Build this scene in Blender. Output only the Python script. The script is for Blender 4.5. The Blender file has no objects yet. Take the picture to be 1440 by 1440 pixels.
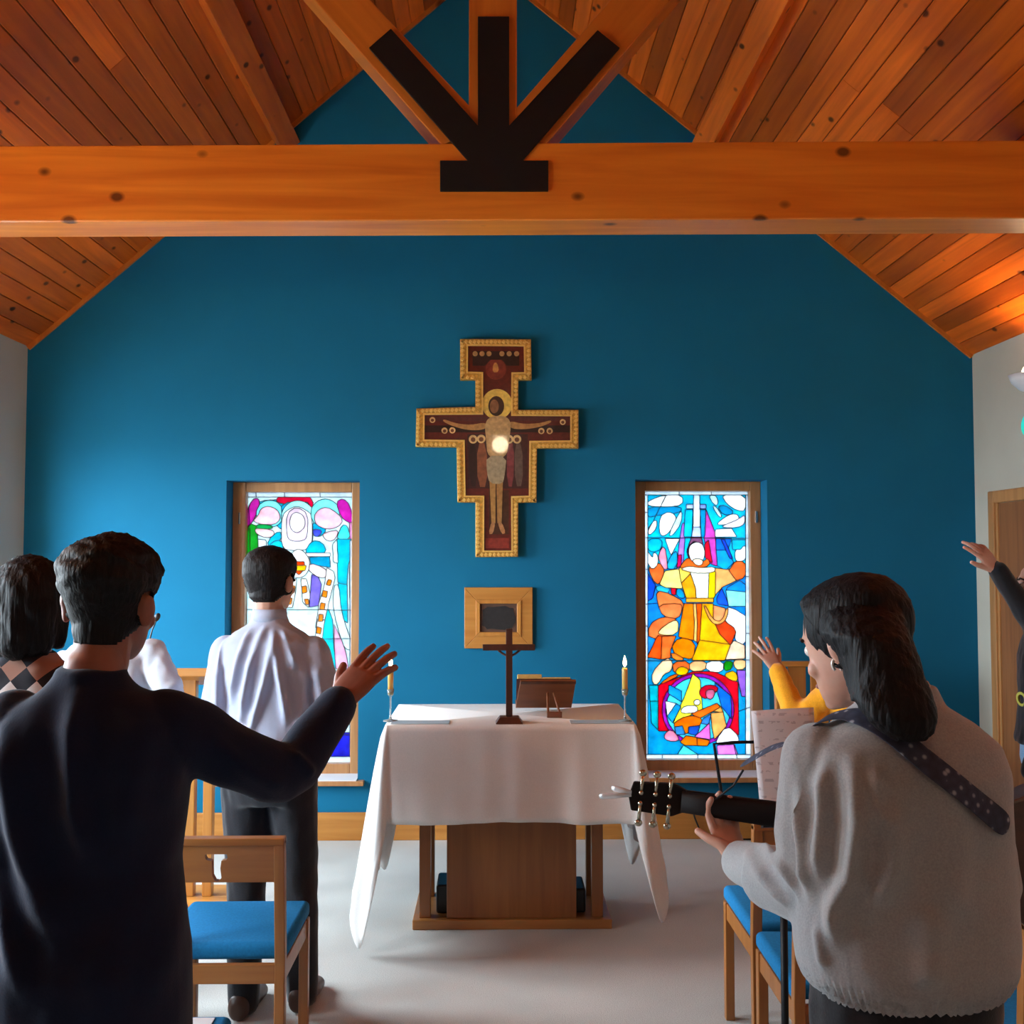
import bpy, bmesh, math, random
import numpy as np
from mathutils import Vector, Matrix, Quaternion
from mathutils.geometry import tessellate_polygon
random.seed(7); np.random.seed(7)
SC = bpy.context.scene
COL = SC.collection
V = Vector
rad = math.radians

# ------------------------------------------------------------------ camera
CAM = V((0, 0, 1.65)); FPX = 1440.0
PITCH, YAW = rad(2.58), rad(0.915)
cd = bpy.data.cameras.new('camera'); cam = bpy.data.objects.new('camera', cd)
COL.objects.link(cam); SC.camera = cam
cd.sensor_width = 36; cd.lens = 36.0 * FPX / 1440; cd.clip_start = .05
cam.location = CAM; cam.rotation_euler = (math.pi/2 + PITCH, 0, -YAW)
RM = cam.rotation_euler.to_matrix()

# ------------------------------------------------------------------ light and exposure
SC.view_settings.view_transform = 'Standard'; SC.view_settings.look = 'None'
SC.view_settings.gamma = 1.0; SC.view_settings.use_curve_mapping = False
SC.view_settings.exposure = 0.0
w = bpy.data.worlds.new('overcast_sky'); SC.world = w; w.use_nodes = True
bg = w.node_tree.nodes['Background']
bg.inputs['Color'].default_value = (.76, .90, 1.0, 1); bg.inputs['Strength'].default_value = 38.0

# ------------------------------------------------------------------ helpers
def ray(px, py):
    return (RM @ V(((px-720)/FPX, (720-py)/FPX, -1)))
def pix(px, py, Y):            # point on the plane y = Y seen at a photo pixel
    d = ray(px, py); return CAM + d * ((Y-CAM.y)/d.y)
def pixx(px, py, X):           # point on the plane x = X
    d = ray(px, py); return CAM + d * ((X-CAM.x)/d.x)
def pixz(px, py, Z):           # point on the plane z = Z
    d = ray(px, py); return CAM + d * ((Z-CAM.z)/d.z)

MATS = {}
def nodes(name):
    m = bpy.data.materials.new(name); m.use_nodes = True
    nt = m.node_tree; b = nt.nodes['Principled BSDF']
    return m, nt, b
def N(nt, typ, **kw):
    n = nt.nodes.new(typ)
    for k, v in kw.items(): setattr(n, k, v)
    return n
def ramp(nt, fac, stops):
    r = N(nt, 'ShaderNodeValToRGB'); e = r.color_ramp.elements
    while len(e) < len(stops): e.new(.5)
    for el, (p, c) in zip(e, stops): el.position = p; el.color = (*c, 1)
    nt.links.new(fac, r.inputs[0]); return r.outputs[0]
def bump(nt, b, h, strength, dist=.002):
    bp = N(nt, 'ShaderNodeBump'); bp.inputs['Strength'].default_value = strength; bp.inputs['Distance'].default_value = dist
    nt.links.new(h, bp.inputs['Height']); nt.links.new(bp.outputs[0], b.inputs['Normal'])
def plain(name, c, rough=.5, metal=0, noise=0, nscale=30, bumpst=0, coat=0, emit=0, spec=None, sheen=0):
    if name in MATS: return MATS[name]
    m, nt, b = nodes(name); MATS[name] = m
    b.inputs['Base Color'].default_value = (*c, 1); b.inputs['Roughness'].default_value = rough
    b.inputs['Metallic'].default_value = metal; b.inputs['Coat Weight'].default_value = coat
    if spec is not None: b.inputs['Specular IOR Level'].default_value = spec
    if sheen: b.inputs['Sheen Weight'].default_value = sheen
    if emit:
        b.inputs['Emission Color'].default_value = (*c, 1); b.inputs['Emission Strength'].default_value = emit
    if noise or bumpst:
        tc = N(nt, 'ShaderNodeTexCoord'); nz = N(nt, 'ShaderNodeTexNoise'); nz.inputs['Scale'].default_value = nscale
        nz.inputs['Detail'].default_value = 6
        nt.links.new(tc.outputs['Object'], nz.inputs['Vector'])
        if noise:
            nt.links.new(ramp(nt, nz.outputs['Fac'], [(.3, tuple(x*(1-noise) for x in c)), (.7, tuple(min(1, x*(1+noise)) for x in c))]), b.inputs['Base Color'])
        if bumpst: bump(nt, b, nz.outputs['Fac'], bumpst)
    return m
def wood(name, c1, c2, axis='Y', rough=.4, coat=.2, knots=0, vary=.25, scale=1.0, sheenspec=.5):
    """grain along the local axis; each object shifts its own pattern and tone"""
    if name in MATS: return MATS[name]
    m, nt, b = nodes(name); MATS[name] = m
    tc = N(nt, 'ShaderNodeTexCoord'); oi = N(nt, 'ShaderNodeObjectInfo')
    mul = N(nt, 'ShaderNodeMath', operation='MULTIPLY'); mul.inputs[1].default_value = 57.0
    nt.links.new(oi.outputs['Random'], mul.inputs[0])
    cmb = N(nt, 'ShaderNodeCombineXYZ')
    for i in range(3): nt.links.new(mul.outputs[0], cmb.inputs[i])
    add = N(nt, 'ShaderNodeVectorMath', operation='ADD')
    nt.links.new(tc.outputs['Object'], add.inputs[0]); nt.links.new(cmb.outputs[0], add.inputs[1])
    mp = N(nt, 'ShaderNodeMapping'); s = [26*scale]*3; s['XYZ'.index(axis)] = 1.6*scale
    mp.inputs['Scale'].default_value = s; nt.links.new(add.outputs[0], mp.inputs['Vector'])
    nz = N(nt, 'ShaderNodeTexNoise'); nz.inputs['Scale'].default_value = 1.0; nz.inputs['Detail'].default_value = 5
    nz.inputs['Distortion'].default_value = .6
    nt.links.new(mp.outputs[0], nz.inputs['Vector'])
    col = ramp(nt, nz.outputs['Fac'], [(.28, c1), (.72, c2)])
    # tone by piece
    mr = N(nt, 'ShaderNodeMapRange'); mr.inputs['To Min'].default_value = 1-vary; mr.inputs['To Max'].default_value = 1+vary
    nt.links.new(oi.outputs['Random'], mr.inputs['Value'])
    hs = N(nt, 'ShaderNodeHueSaturation'); nt.links.new(mr.outputs[0], hs.inputs['Value']); nt.links.new(col, hs.inputs['Color'])
    out = hs.outputs['Color']
    if knots:
        mk = N(nt, 'ShaderNodeMapping'); s = [1.0]*3; s['XYZ'.index(axis)] = .7
        mk.inputs['Scale'].default_value = [x*knots for x in s]; nt.links.new(add.outputs[0], mk.inputs['Vector'])
        vo = N(nt, 'ShaderNodeTexVoronoi'); vo.inputs['Scale'].default_value = 1.0; vo.inputs['Randomness'].default_value = 1.0
        nt.links.new(mk.outputs[0], vo.inputs['Vector'])
        mx = N(nt, 'ShaderNodeMix', data_type='RGBA')
        kf = N(nt, 'ShaderNodeMapRange'); kf.inputs['From Min'].default_value = .07; kf.inputs['From Max'].default_value = .13
        kf.inputs['To Min'].default_value = .92; kf.inputs['To Max'].default_value = 0
        nt.links.new(vo.outputs['Distance'], kf.inputs['Value']); nt.links.new(kf.outputs[0], mx.inputs['Factor'])
        nt.links.new(out, mx.inputs['A']); mx.inputs['B'].default_value = (c1[0]*.12, c1[1]*.1, c1[2]*.1, 1)
        out = mx.outputs['Result']
    nt.links.new(out, b.inputs['Base Color']); b.inputs['Roughness'].default_value = rough
    b.inputs['Coat Weight'].default_value = coat; b.inputs['Coat Roughness'].default_value = .18
    b.inputs['Specular IOR Level'].default_value = sheenspec
    bump(nt, b, nz.outputs['Fac'], .12)
    return m

def tag(o, label=None, cat=None, group=None, kind=None):
    if label: o['label'] = label
    if cat: o['category'] = cat
    if group: o['group'] = group
    if kind: o['kind'] = kind
    return o
def empty(name, loc=(0, 0, 0), rz=0, **kw):
    o = bpy.data.objects.new(name, None); COL.objects.link(o)
    o.location = loc; o.rotation_euler = (0, 0, rz); o.empty_display_size = .1
    return tag(o, **kw)
def mk(name, verts, faces, mat, parent=None, smooth=False, world=True, bevel=0, seg=2, **kw):
    """one mesh object; world=True: verts are world points and the parent is an unrotated empty"""
    me = bpy.data.meshes.new(name)
    off = V((0, 0, 0)); p = parent
    if world:
        while p is not None: off = off + p.location; p = p.parent
    me.from_pydata([tuple(V(v)-off) for v in verts], [], [tuple(f) for f in faces])
    bm = bmesh.new(); bm.from_mesh(me); bmesh.ops.recalc_face_normals(bm, faces=bm.faces); bm.to_mesh(me); bm.free()
    if smooth: me.shade_smooth()
    if mat is not None: me.materials.append(mat)
    o = bpy.data.objects.new(name, me); COL.objects.link(o); o.parent = parent
    if bevel:
        b = o.modifiers.new('bevel', 'BEVEL'); b.width = bevel; b.segments = seg; b.limit_method = 'ANGLE'
        b.harden_normals = False
    return tag(o, **kw)
class MB:
    """collects shapes for one mesh"""
    def __init__(s): s.v = []; s.f = []
    def add(s, v, f):
        n = len(s.v); s.v += [V(x) for x in v]; s.f += [tuple(i+n for i in q) for q in f]; return s
    def box(s, a, b):
        x0, y0, z0 = a; x1, y1, z1 = b
        return s.hexa([(x0,y0,z0),(x1,y0,z0),(x1,y1,z0),(x0,y1,z0)], [(x0,y0,z1),(x1,y0,z1),(x1,y1,z1),(x0,y1,z1)])
    def hexa(s, lo, hi):
        n = len(lo)
        f = [tuple(range(n-1, -1, -1)), tuple(range(n, 2*n))] + [(i, (i+1) % n, n+(i+1) % n, n+i) for i in range(n)]
        return s.add(list(lo)+list(hi), f)
    def prism(s, pts, d):          # polygon of 3d points pushed along d
        d = V(d); return s.hexa(pts, [V(p)+d for p in pts])
    def tube(s, pts, r, seg=10, cap=True):
        pts = [V(p) for p in pts]; n = len(pts); r = r if isinstance(r, (list, tuple)) else [r]*n
        t0 = (pts[1]-pts[0]).normalized(); u = t0.orthogonal().normalized(); rings = []
        for i, p in enumerate(pts):
            t = (pts[min(i+1, n-1)]-pts[max(i-1, 0)]).normalized()
            u = (u - t*u.dot(t)).normalized(); v = t.cross(u)
            rings.append([p+(u*math.cos(a)+v*math.sin(a))*r[i] for a in (2*math.pi*k/seg for k in range(seg))])
        vs = [q for g in rings for q in g]; f = []
        for i in range(n-1):
            for k in range(seg): f.append((i*seg+k, i*seg+(k+1) % seg, (i+1)*seg+(k+1) % seg, (i+1)*seg+k))
        if cap: f += [tuple(range(seg-1, -1, -1)), tuple(range((n-1)*seg, n*seg))]
        return s.add(vs, f)
    def lathe(s, prof, c=(0, 0, 0), seg=20, axis=None):
        c = V(c); vs = []; f = []; n = len(prof)
        for (r, z) in prof:
            for k in range(seg):
                a = 2*math.pi*k/seg; p = V((max(r, 1e-4)*math.cos(a), max(r, 1e-4)*math.sin(a), z))
                vs.append(c+(axis @ p if axis else p))
        for i in range(n-1):
            for k in range(seg): f.append((i*seg+k, i*seg+(k+1) % seg, (i+1)*seg+(k+1) % seg, (i+1)*seg+k))
        f += [tuple(range(seg-1, -1, -1)), tuple(range((n-1)*seg, n*seg))]
        return s.add(vs, f)
    def ball(s, c, r, seg=16, rings=10, M=None):
        r = V(r) if hasattr(r, '__len__') else V((r, r, r)); c = V(c)
        vs = []; f = []
        for i in range(rings+1):
            th = math.pi*i/rings
            for k in range(seg):
                a = 2*math.pi*k/seg
                p = V((max(math.sin(th), .002)*math.cos(a)*r.x, max(math.sin(th), .002)*math.sin(a)*r.y, -math.cos(th)*r.z))
                vs.append(c+(M @ p if M else p))
        for i in range(rings):
            for k in range(seg): f.append((i*seg+k, i*seg+(k+1) % seg, (i+1)*seg+(k+1) % seg, (i+1)*seg+k))
        f += [tuple(range(seg-1, -1, -1)), tuple(range(rings*seg, (rings+1)*seg))]
        return s.add(vs, f)
    def build(s, name, mat, parent=None, **kw): return mk(name, s.v, s.f, mat, parent, **kw)
def copy_tree(o, parent=None):
    c = o.copy(); COL.objects.link(c); c.parent = parent
    for ch in list(o.children): copy_tree(ch, c)
    return c

# ------------------------------------------------------------------ room
WY = 6.10                                  # the blue altar wall
YB = -3.2                                  # wall behind the photographer
eL, eR = pix(39, 488, WY), pix(1367, 500, WY)
qL, qR = pix(405, 180, WY), pix(985, 190, WY)
XL, XR = eL.x, eR.x
sL = (qL.z-eL.z)/(qL.x-eL.x); sR = (qR.z-eR.z)/(qR.x-eR.x)
apx = (eR.z-eL.z+sL*XL-sR*XR)/(sL-sR); apz = eL.z+sL*(apx-XL)
zL, zR = eL.z, eR.z
def ceilz(x): return min(zL+sL*(x-XL), zR+sR*(x-XR))

# walls ------------------------------------------------------------
def paint(name, c, rough=.75):
    m, nt, b = nodes(name); tc = N(nt, 'ShaderNodeTexCoord')
    nz = N(nt, 'ShaderNodeTexNoise'); nz.inputs['Scale'].default_value = 2.2; nz.inputs['Detail'].default_value = 4
    n2 = N(nt, 'ShaderNodeTexNoise'); n2.inputs['Scale'].default_value = 140
    for q in (nz, n2): nt.links.new(tc.outputs['Object'], q.inputs['Vector'])
    nt.links.new(ramp(nt, nz.outputs['Fac'], [(.3, tuple(x*.95 for x in c)), (.7, tuple(x*1.05 for x in c))]), b.inputs['Base Color'])
    b.inputs['Roughness'].default_value = rough; bump(nt, b, n2.outputs['Fac'], .12, .001)
    b.inputs['Specular IOR Level'].default_value = .1
    return m
M_blue = paint('teal_blue_paint', (.009, .150, .285))
M_cream = paint('cream_paint', (.53, .51, .43))
M_beam = wood('varnished_pine_beam', (.60, .138, .010), (.84, .262, .024), 'X', .35, .2, knots=5.0, vary=.04, scale=.6)
M_post = wood('varnished_pine_post', (.44, .115, .013), (.64, .20, .026), 'Z', .35, .2, knots=3.0, vary=.05, scale=.6)
M_board = wood('varnished_pine_boards', (.48, .085, .006), (.74, .155, .012), 'Y', .42, .1, knots=6.5, vary=.42, scale=.8, sheenspec=.25)
M_oak = wood('golden_oak', (.44, .165, .024), (.58, .25, .048), 'Z', .42, .15, vary=.08)
M_oakx = wood('golden_oak_x', (.44, .165, .024), (.58, .25, .048), 'X', .42, .15, vary=.08)
M_dark = wood('dark_stained_wood', (.06, .018, .010), (.12, .036, .018), 'Z', .4, .2, vary=.05)
M_frame = wood('window_wood', (.36, .15, .05), (.50, .23, .08), 'Z', .42, .2, vary=.05)
M_white = plain('white_gloss_paint', (.8, .8, .82), .35)
M_black = plain('black_steel', (.006, .006, .008), .5, 0, spec=.3)
M_blackp = plain('black_plastic', (.012, .012, .014), .45)
M_chrome = plain('chrome', (.8, .8, .8), .15, 1)

# altar wall with two window openings
wz = lambda py: pix(700, py, WY).z
O1 = (pix(317, 800, WY).x, pix(505, 800, WY).x, wz(1096), wz(676))
O2 = (pix(894, 800, WY).x, pix(1080, 800, WY).x, wz(1093), wz(674))
WT = .34
def wall_with_holes(name, a0, a1, top, holes, plane, thick, mat, axis):
    """wall in the (a, z) plane at 'plane', pushed by 'thick'; holes = (a0, a1, z0, z1)"""
    cuts = sorted({a0, a1, *[h[0] for h in holes], *[h[1] for h in holes], *([apx] if axis == 'x' and a0 < apx < a1 else [])})
    P = (lambda a, z, t: (a, plane+t, z)) if axis == 'x' else (lambda a, z, t: (plane+t, a, z))
    mb = MB()
    for x0, x1 in zip(cuts, cuts[1:]):
        hs = sorted([h for h in holes if h[0] <= x0+1e-6 and h[1] >= x1-1e-6], key=lambda h: h[2])
        zb = 0.0
        for h in hs + [None]:
            t0, t1 = (h[2], h[2]) if h else (top(x0), top(x1))
            mb.hexa([P(x0, zb, 0), P(x1, zb, 0), P(x1, t1, 0), P(x0, t0, 0)], [P(x0, zb, thick), P(x1, zb, thick), P(x1, t1, thick), P(x0, t0, thick)])
            if h: zb = h[3]
    return mb.build(name, mat, kind='structure')
wall_with_holes('wall_back', XL-.02, XR+.02, lambda x: ceilz(x)+.05, [O1, O2], WY, WT, M_blue, 'x')
# left wall: clear windows out of frame to the left light the room
WIN_L = [(4.2, 5.65, .8, 2.35), (1.9, 3.4, .85, 2.35)]
wall_with_holes('wall_left', YB, WY, lambda y: zL+.02, WIN_L, XL, -.3, M_cream, 'y')
DR = (4.95, 5.885, 0, 2.035)              # door opening in the right wall
wall_with_holes('wall_right', YB, WY, lambda y: zR+.02, [], XR, .3, M_cream, 'y')
wall_with_holes('wall_rear', XL-.02, XR+.02, lambda x: ceilz(x)+.05, [], YB, -.3, M_cream, 'x')
# floor
m, nt, b = nodes('beige_carpet'); tc = N(nt, 'ShaderNodeTexCoord')
nz = N(nt, 'ShaderNodeTexNoise'); nz.inputs['Scale'].default_value = 260; n2 = N(nt, 'ShaderNodeTexNoise'); n2.inputs['Scale'].default_value = 3.0
for q in (nz, n2): nt.links.new(tc.outputs['Object'], q.inputs['Vector'])
mx = N(nt, 'ShaderNodeMix', data_type='RGBA', blend_type='MULTIPLY'); mx.inputs['Factor'].default_value = 1
nt.links.new(ramp(nt, nz.outputs['Fac'], [(.25, (.44, .425, .395)), (.75, (.66, .645, .61))]), mx.inputs['A'])
nt.links.new(ramp(nt, n2.outputs['Fac'], [(.3, (.9, .9, .9)), (.7, (1, 1, 1))]), mx.inputs['B'])
nt.links.new(mx.outputs['Result'], b.inputs['Base Color']); b.inputs['Roughness'].default_value = .95; b.inputs['Specular IOR Level'].default_value = .1
bump(nt, b, nz.outputs['Fac'], .5, .003)
MB().box((XL-.3, YB-.3, -.1), (XR+.3, WY+.34, 0)).build('floor', m, kind='structure')
mk('ground_outside', [(-40, -40, -.12), (40, -40, -.12), (40, 40, -.12), (-40, 40, -.12)], [(0, 1, 2, 3)], plain('paved_ground', (.33, .34, .33), .9, noise=.1), kind='structure')

# ceiling: backing deck and tongue-and-groove boards
Mdeck = plain('dark_groove', (.05, .016, .006), .8)
mbk = MB()
mbk.prism([(XL-.3, YB, zL+.012-sL*.3), (apx, YB, apz+.012), (apx, YB, apz+.1), (XL-.3, YB, zL+.1-sL*.3)], (0, WY-YB+.34, 0))
mbk.prism([(apx, YB, apz+.012), (XR+.3, YB, zR+.012+sR*.3), (XR+.3, YB, zR+.1+sR*.3), (apx, YB, apz+.1)], (0, WY-YB+.34, 0))
ceiling = mbk.build('ceiling', Mdeck, kind='structure')
bw, bt = .108, .014
board_me = {}
for side in (-1, 1):
    ex, ez, s = (XL, zL, sL) if side < 0 else (XR, zR, sR)
    d = V((apx-ex, 0, apz-ez)); L = d.length; d.normalize(); nrm = V((-d.z, 0, d.x)) * (1 if side < 0 else -1)   # outward (up)
    nb = int(L/bw)+1
    for i in range(nb):
        c = V((ex, 0, ez)) + d*(i*bw)
        wdt = min(bw, L-i*bw)
        if wdt < .02: continue
        y0 = YB; cuts = [YB, -.6+random.random()*2.2, 2.4+random.random()*2.6, WY]
        for a, bb in zip(cuts, cuts[1:]):
            key = (side, round(bb-a, 1), round(wdt, 3))
            pts = [(0, g, 0) for g in (0,)]
            L2 = bb-a
            lo = [V((0, 0, 0))+d*.002, V((0, 0, 0))+d*(wdt-.002)]
            vs = []
            for yy in (0.001, L2-.001):
                for q, up in ((d*.0015+nrm*.004, 0), (d*.005, 0), (d*(wdt-.005), 0), (d*(wdt-.0015)+nrm*.004, 0), (d*(wdt-.0015)+nrm*bt, 0), (d*.0015+nrm*bt, 0)):
                    vs.append(q+V((0, yy, 0)))
            fs = [(5, 4, 3, 2, 1, 0), (6, 7, 8, 9, 10, 11)] + [(k, (k+1) % 6, 6+(k+1) % 6, 6+k) for k in range(6)]
            o = mk('board', vs, fs, M_board, world=False)
            o.parent = ceiling; o.location = c+V((0, a, 0))
# gable trim strips
for nm, (p, q) in {'trim_1': (eL, V((apx, WY, apz))), 'trim_2': (eR, V((apx, WY, apz)))}.items():
    d = (q-p).normalized(); n = V((-d.z, 0, d.x)) * (1 if d.x > 0 else -1)
    MB().prism([p-n*.024, q-n*.024, q+n*.005, p+n*.005], (0, -.016, 0)).build(nm, M_post, kind='structure')
# purlins
for q, s, sg in ((qL, sL, -1), (qR, sR, 1)):
    d = V((1, 0, s)).normalized() * (1 if sg < 0 else -1)      # up the slope
    n = V((-d.z, 0, d.x)) * (1 if sg < 0 else -1)              # out of the room
    c = V((q.x, 0, q.z))
    pts = [c+d*0.0+n*.01, c-d*.12+n*.01, c-d*.12-n*.115, c+d*0.0-n*.115]
    o = MB().prism([p+V((0, YB, 0)) for p in pts], (0, WY-YB-.001, 0)).build('trim_%d' % (3 if sg < 0 else 4), M_board, bevel=.004, kind='structure')

# baseboards
bbh = pix(700, 1141, WY).z
MB().box((XL, WY-.02, 0), (XR, WY, bbh)).build('baseboard_back', M_oakx, bevel=.004, kind='structure')
MB().box((XL, YB, 0), (XL+.018, WY-.02, bbh)).build('baseboard_left', M_oak, bevel=.004, kind='structure')
MB().box((XR-.018, YB, 0), (XR, DR[0]-.1, bbh)).build('baseboard_right', M_oak, bevel=.004, kind='structure')

# clear side windows (left wall)
m, nt, b = nodes('clear_glass'); MATS['clear_glass'] = m
nt.nodes.remove(b); tr = N(nt, 'ShaderNodeBsdfTransparent'); gl = N(nt, 'ShaderNodeBsdfGlossy'); gl.inputs['Roughness'].default_value = .02
ms = N(nt, 'ShaderNodeMixShader'); ms.inputs[0].default_value = .05; nt.links.new(tr.outputs[0], ms.inputs[1]); nt.links.new(gl.outputs[0], ms.inputs[2])
nt.links.new(ms.outputs[0], nt.nodes['Material Output'].inputs['Surface'])
for k, (y0, y1, z0, z1) in enumerate(WIN_L):
    r = empty('window_%d' % (k+3), (XL-.15, (y0+y1)/2, z0), kind='structure')
    mb = MB(); t = .06
    mb.box((XL-.18, y0, z0), (XL-.11, y1, z0+t)).box((XL-.18, y0, z1-t), (XL-.11, y1, z1)).box((XL-.18, y0, z0+t), (XL-.11, y0+t, z1-t)).box((XL-.18, y1-t, z0+t), (XL-.11, y1, z1-t))
    n = 2; 
    for i in range(1, n): mb.box((XL-.17, y0+(y1-y0)*i/n-.025, z0+t), (XL-.12, y0+(y1-y0)*i/n+.025, z1-t))
    mb.build('window_frame', M_frame, r)
    for i in range(n):
        a, c = y0+(y1-y0)*i/n+.03, y0+(y1-y0)*(i+1)/n-.03
        MB().box((XL-.148, a, z0+t), (XL-.143, c, z1-t)).build('pane', MATS['clear_glass'], r)
    pl = bpy.data.lights.new('sky_portal', 'AREA'); pl.shape = 'RECTANGLE'; pl.size = y1-y0; pl.size_y = z1-z0; pl.cycles.is_portal = True
    po = bpy.data.objects.new('sky_portal', pl); COL.objects.link(po); po.location = (XL-.31, (y0+y1)/2, (z0+z1)/2); po.rotation_euler = (rad(90), 0, rad(-90))

# truss: tie beam, king post, two struts, steel connector plate ----------
TY = 4.10; TB = .20
truss = empty('roof_truss', pix(695, 330, TY), label='pine roof truss with tie beam, king post, struts and black plate', cat='truss')
def stretch(p, q, x): t = (x-p.x)/(q.x-p.x); return p+(q-p)*t
tl, trr, bl, br = pix(0, 205, TY), pix(1440, 197, TY), pix(0, 312, TY), pix(1440, 307, TY)
a = [stretch(bl, br, XL+.002), stretch(bl, br, XR-.002), stretch(tl, trr, XR-.002), stretch(tl, trr, XL+.002)]
bh = MB().prism(a, (0, TB, 0)).build('tie_beam', M_beam, truss, bevel=.006)
ktop = apz-.03
k0, k1 = pix(659, 230, TY), pix(727, 230, TY)
MB().box((k0.x, TY+.004, stretch(tl, trr, 0).z-.02), (k1.x, TY+TB-.02, ktop-.06)).build('king_post', M_post, truss, bevel=.005)
for (l0, l1, u0, u1) in (((442, 0), (612, 194), (521, 0), (658, 146)), ((942, 0), (776, 194), (858, 0), (731, 146))):
    A0, A1, B0, B1 = [pix(*p, TY+.006) for p in (l0, l1, u0, u1)]
    dA = (A0-A1).normalized(); dB = (B0-B1).normalized()
    A1 = A1-dA*.04; B1 = B1-dB*.12
    def up(p, d):
        t = 0
        while (p+d*t).z < ceilz((p+d*t).x)-.015 and t < 4: t += .01
        return p+d*t
    pts = [A1, up(A0, dA), up(B0, dB), B1]
    # local axis along the strut so that the grain follows it
    mid = sum(pts, V())/4; ang = math.atan2(dA.x, dA.z); R = Matrix.Rotation(ang, 3, 'Y'); Ri = R.inverted()
    o = MB().prism([Ri @ (p-mid) for p in pts], Ri @ V((0, TB-.03, 0))).build('strut', M_post, world=False, bevel=.005)
    o.parent = truss; o.location = mid-truss.location; o.rotation_euler = (0, ang, 0)
outl = [(619,270),(771,270),(771,227),(735,227),(871,69),(840,44),(716,178),(716,25),(672,25),(672,178),(550,42),(519,69),(658,227),(619,227)]
MB().prism([pix(x, y, TY-.001) for x, y in outl], (0, -.012, 0)).build('connector_plate', M_black, truss, bevel=.002, label='black steel fan-shaped connector plate')
# ------------------------------------------------------------------ stained glass
def s2l(c): return tuple(((x/255)/12.92 if x/255 <= .04045 else ((x/255+.055)/1.055)**2.4) for x in c)
GLASS_T = .34
def glassmat(c):
    key = 'glass_%02x%02x%02x' % c
    if key in MATS: return MATS[key]
    m, nt, b = nodes(key); MATS[key] = m; nt.nodes.remove(b)
    l = s2l(c)
    tc = N(nt, 'ShaderNodeTexCoord'); nz = N(nt, 'ShaderNodeTexNoise'); nz.inputs['Scale'].default_value = 16; nz.inputs['Detail'].default_value = 4
    nt.links.new(tc.outputs['Object'], nz.inputs['Vector'])
    col = ramp(nt, nz.outputs['Fac'], [(.3, tuple(min(1, x*.8)*GLASS_T for x in l)), (.7, tuple(min(1, x*1.25+.02)*GLASS_T for x in l))])
    tl_ = N(nt, 'ShaderNodeBsdfTranslucent'); tp = N(nt, 'ShaderNodeBsdfTransparent'); gl = N(nt, 'ShaderNodeBsdfGlossy'); gl.inputs['Roughness'].default_value = .12
    nt.links.new(col, tl_.inputs['Color']); tp.inputs['Color'].default_value = (*[x*GLASS_T for x in l], 1)
    m1 = N(nt, 'ShaderNodeMixShader'); m1.inputs[0].default_value = .12
    nt.links.new(tl_.outputs[0], m1.inputs[1]); nt.links.new(tp.outputs[0], m1.inputs[2])
    m2 = N(nt, 'ShaderNodeMixShader'); m2.inputs[0].default_value = .04
    nt.links.new(m1.outputs[0], m2.inputs[1]); nt.links.new(gl.outputs[0], m2.inputs[2])
    nt.links.new(m2.outputs[0], nt.nodes['Material Output'].inputs['Surface'])
    return m
M_lead = plain('lead_came', (.05, .05, .055), .55, .6)
GY = WY+.205
def circ(cx, cy, r, n=40, a0=0, a1=360, ry=None):
    return [(cx+r*math.cos(rad(a0+(a1-a0)*i/n)), cy+(ry or r)*math.sin(rad(a0+(a1-a0)*i/n))) for i in range(n)]
def smooth_closed(pts, n=2):
    for _ in range(n):
        q = []
        for i, p in enumerate(pts):
            r = pts[(i+1) % len(pts)]
            q += [(.75*p[0]+.25*r[0], .75*p[1]+.25*r[1]), (.25*p[0]+.75*r[0], .25*p[1]+.75*r[1])]
        pts = q
    return pts
def fill(pts, X, Yg):
    inside = np.zeros(X.shape, bool); n = len(pts)
    for i in range(n):
        x0, y0 = pts[i]; x1, y1 = pts[(i+1) % n]
        if y0 == y1: continue
        c = ((y0 > Yg) != (y1 > Yg)) & (X < (x1-x0)*(Yg-y0)/(y1-y0)+x0)
        inside ^= c
    return inside
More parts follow.
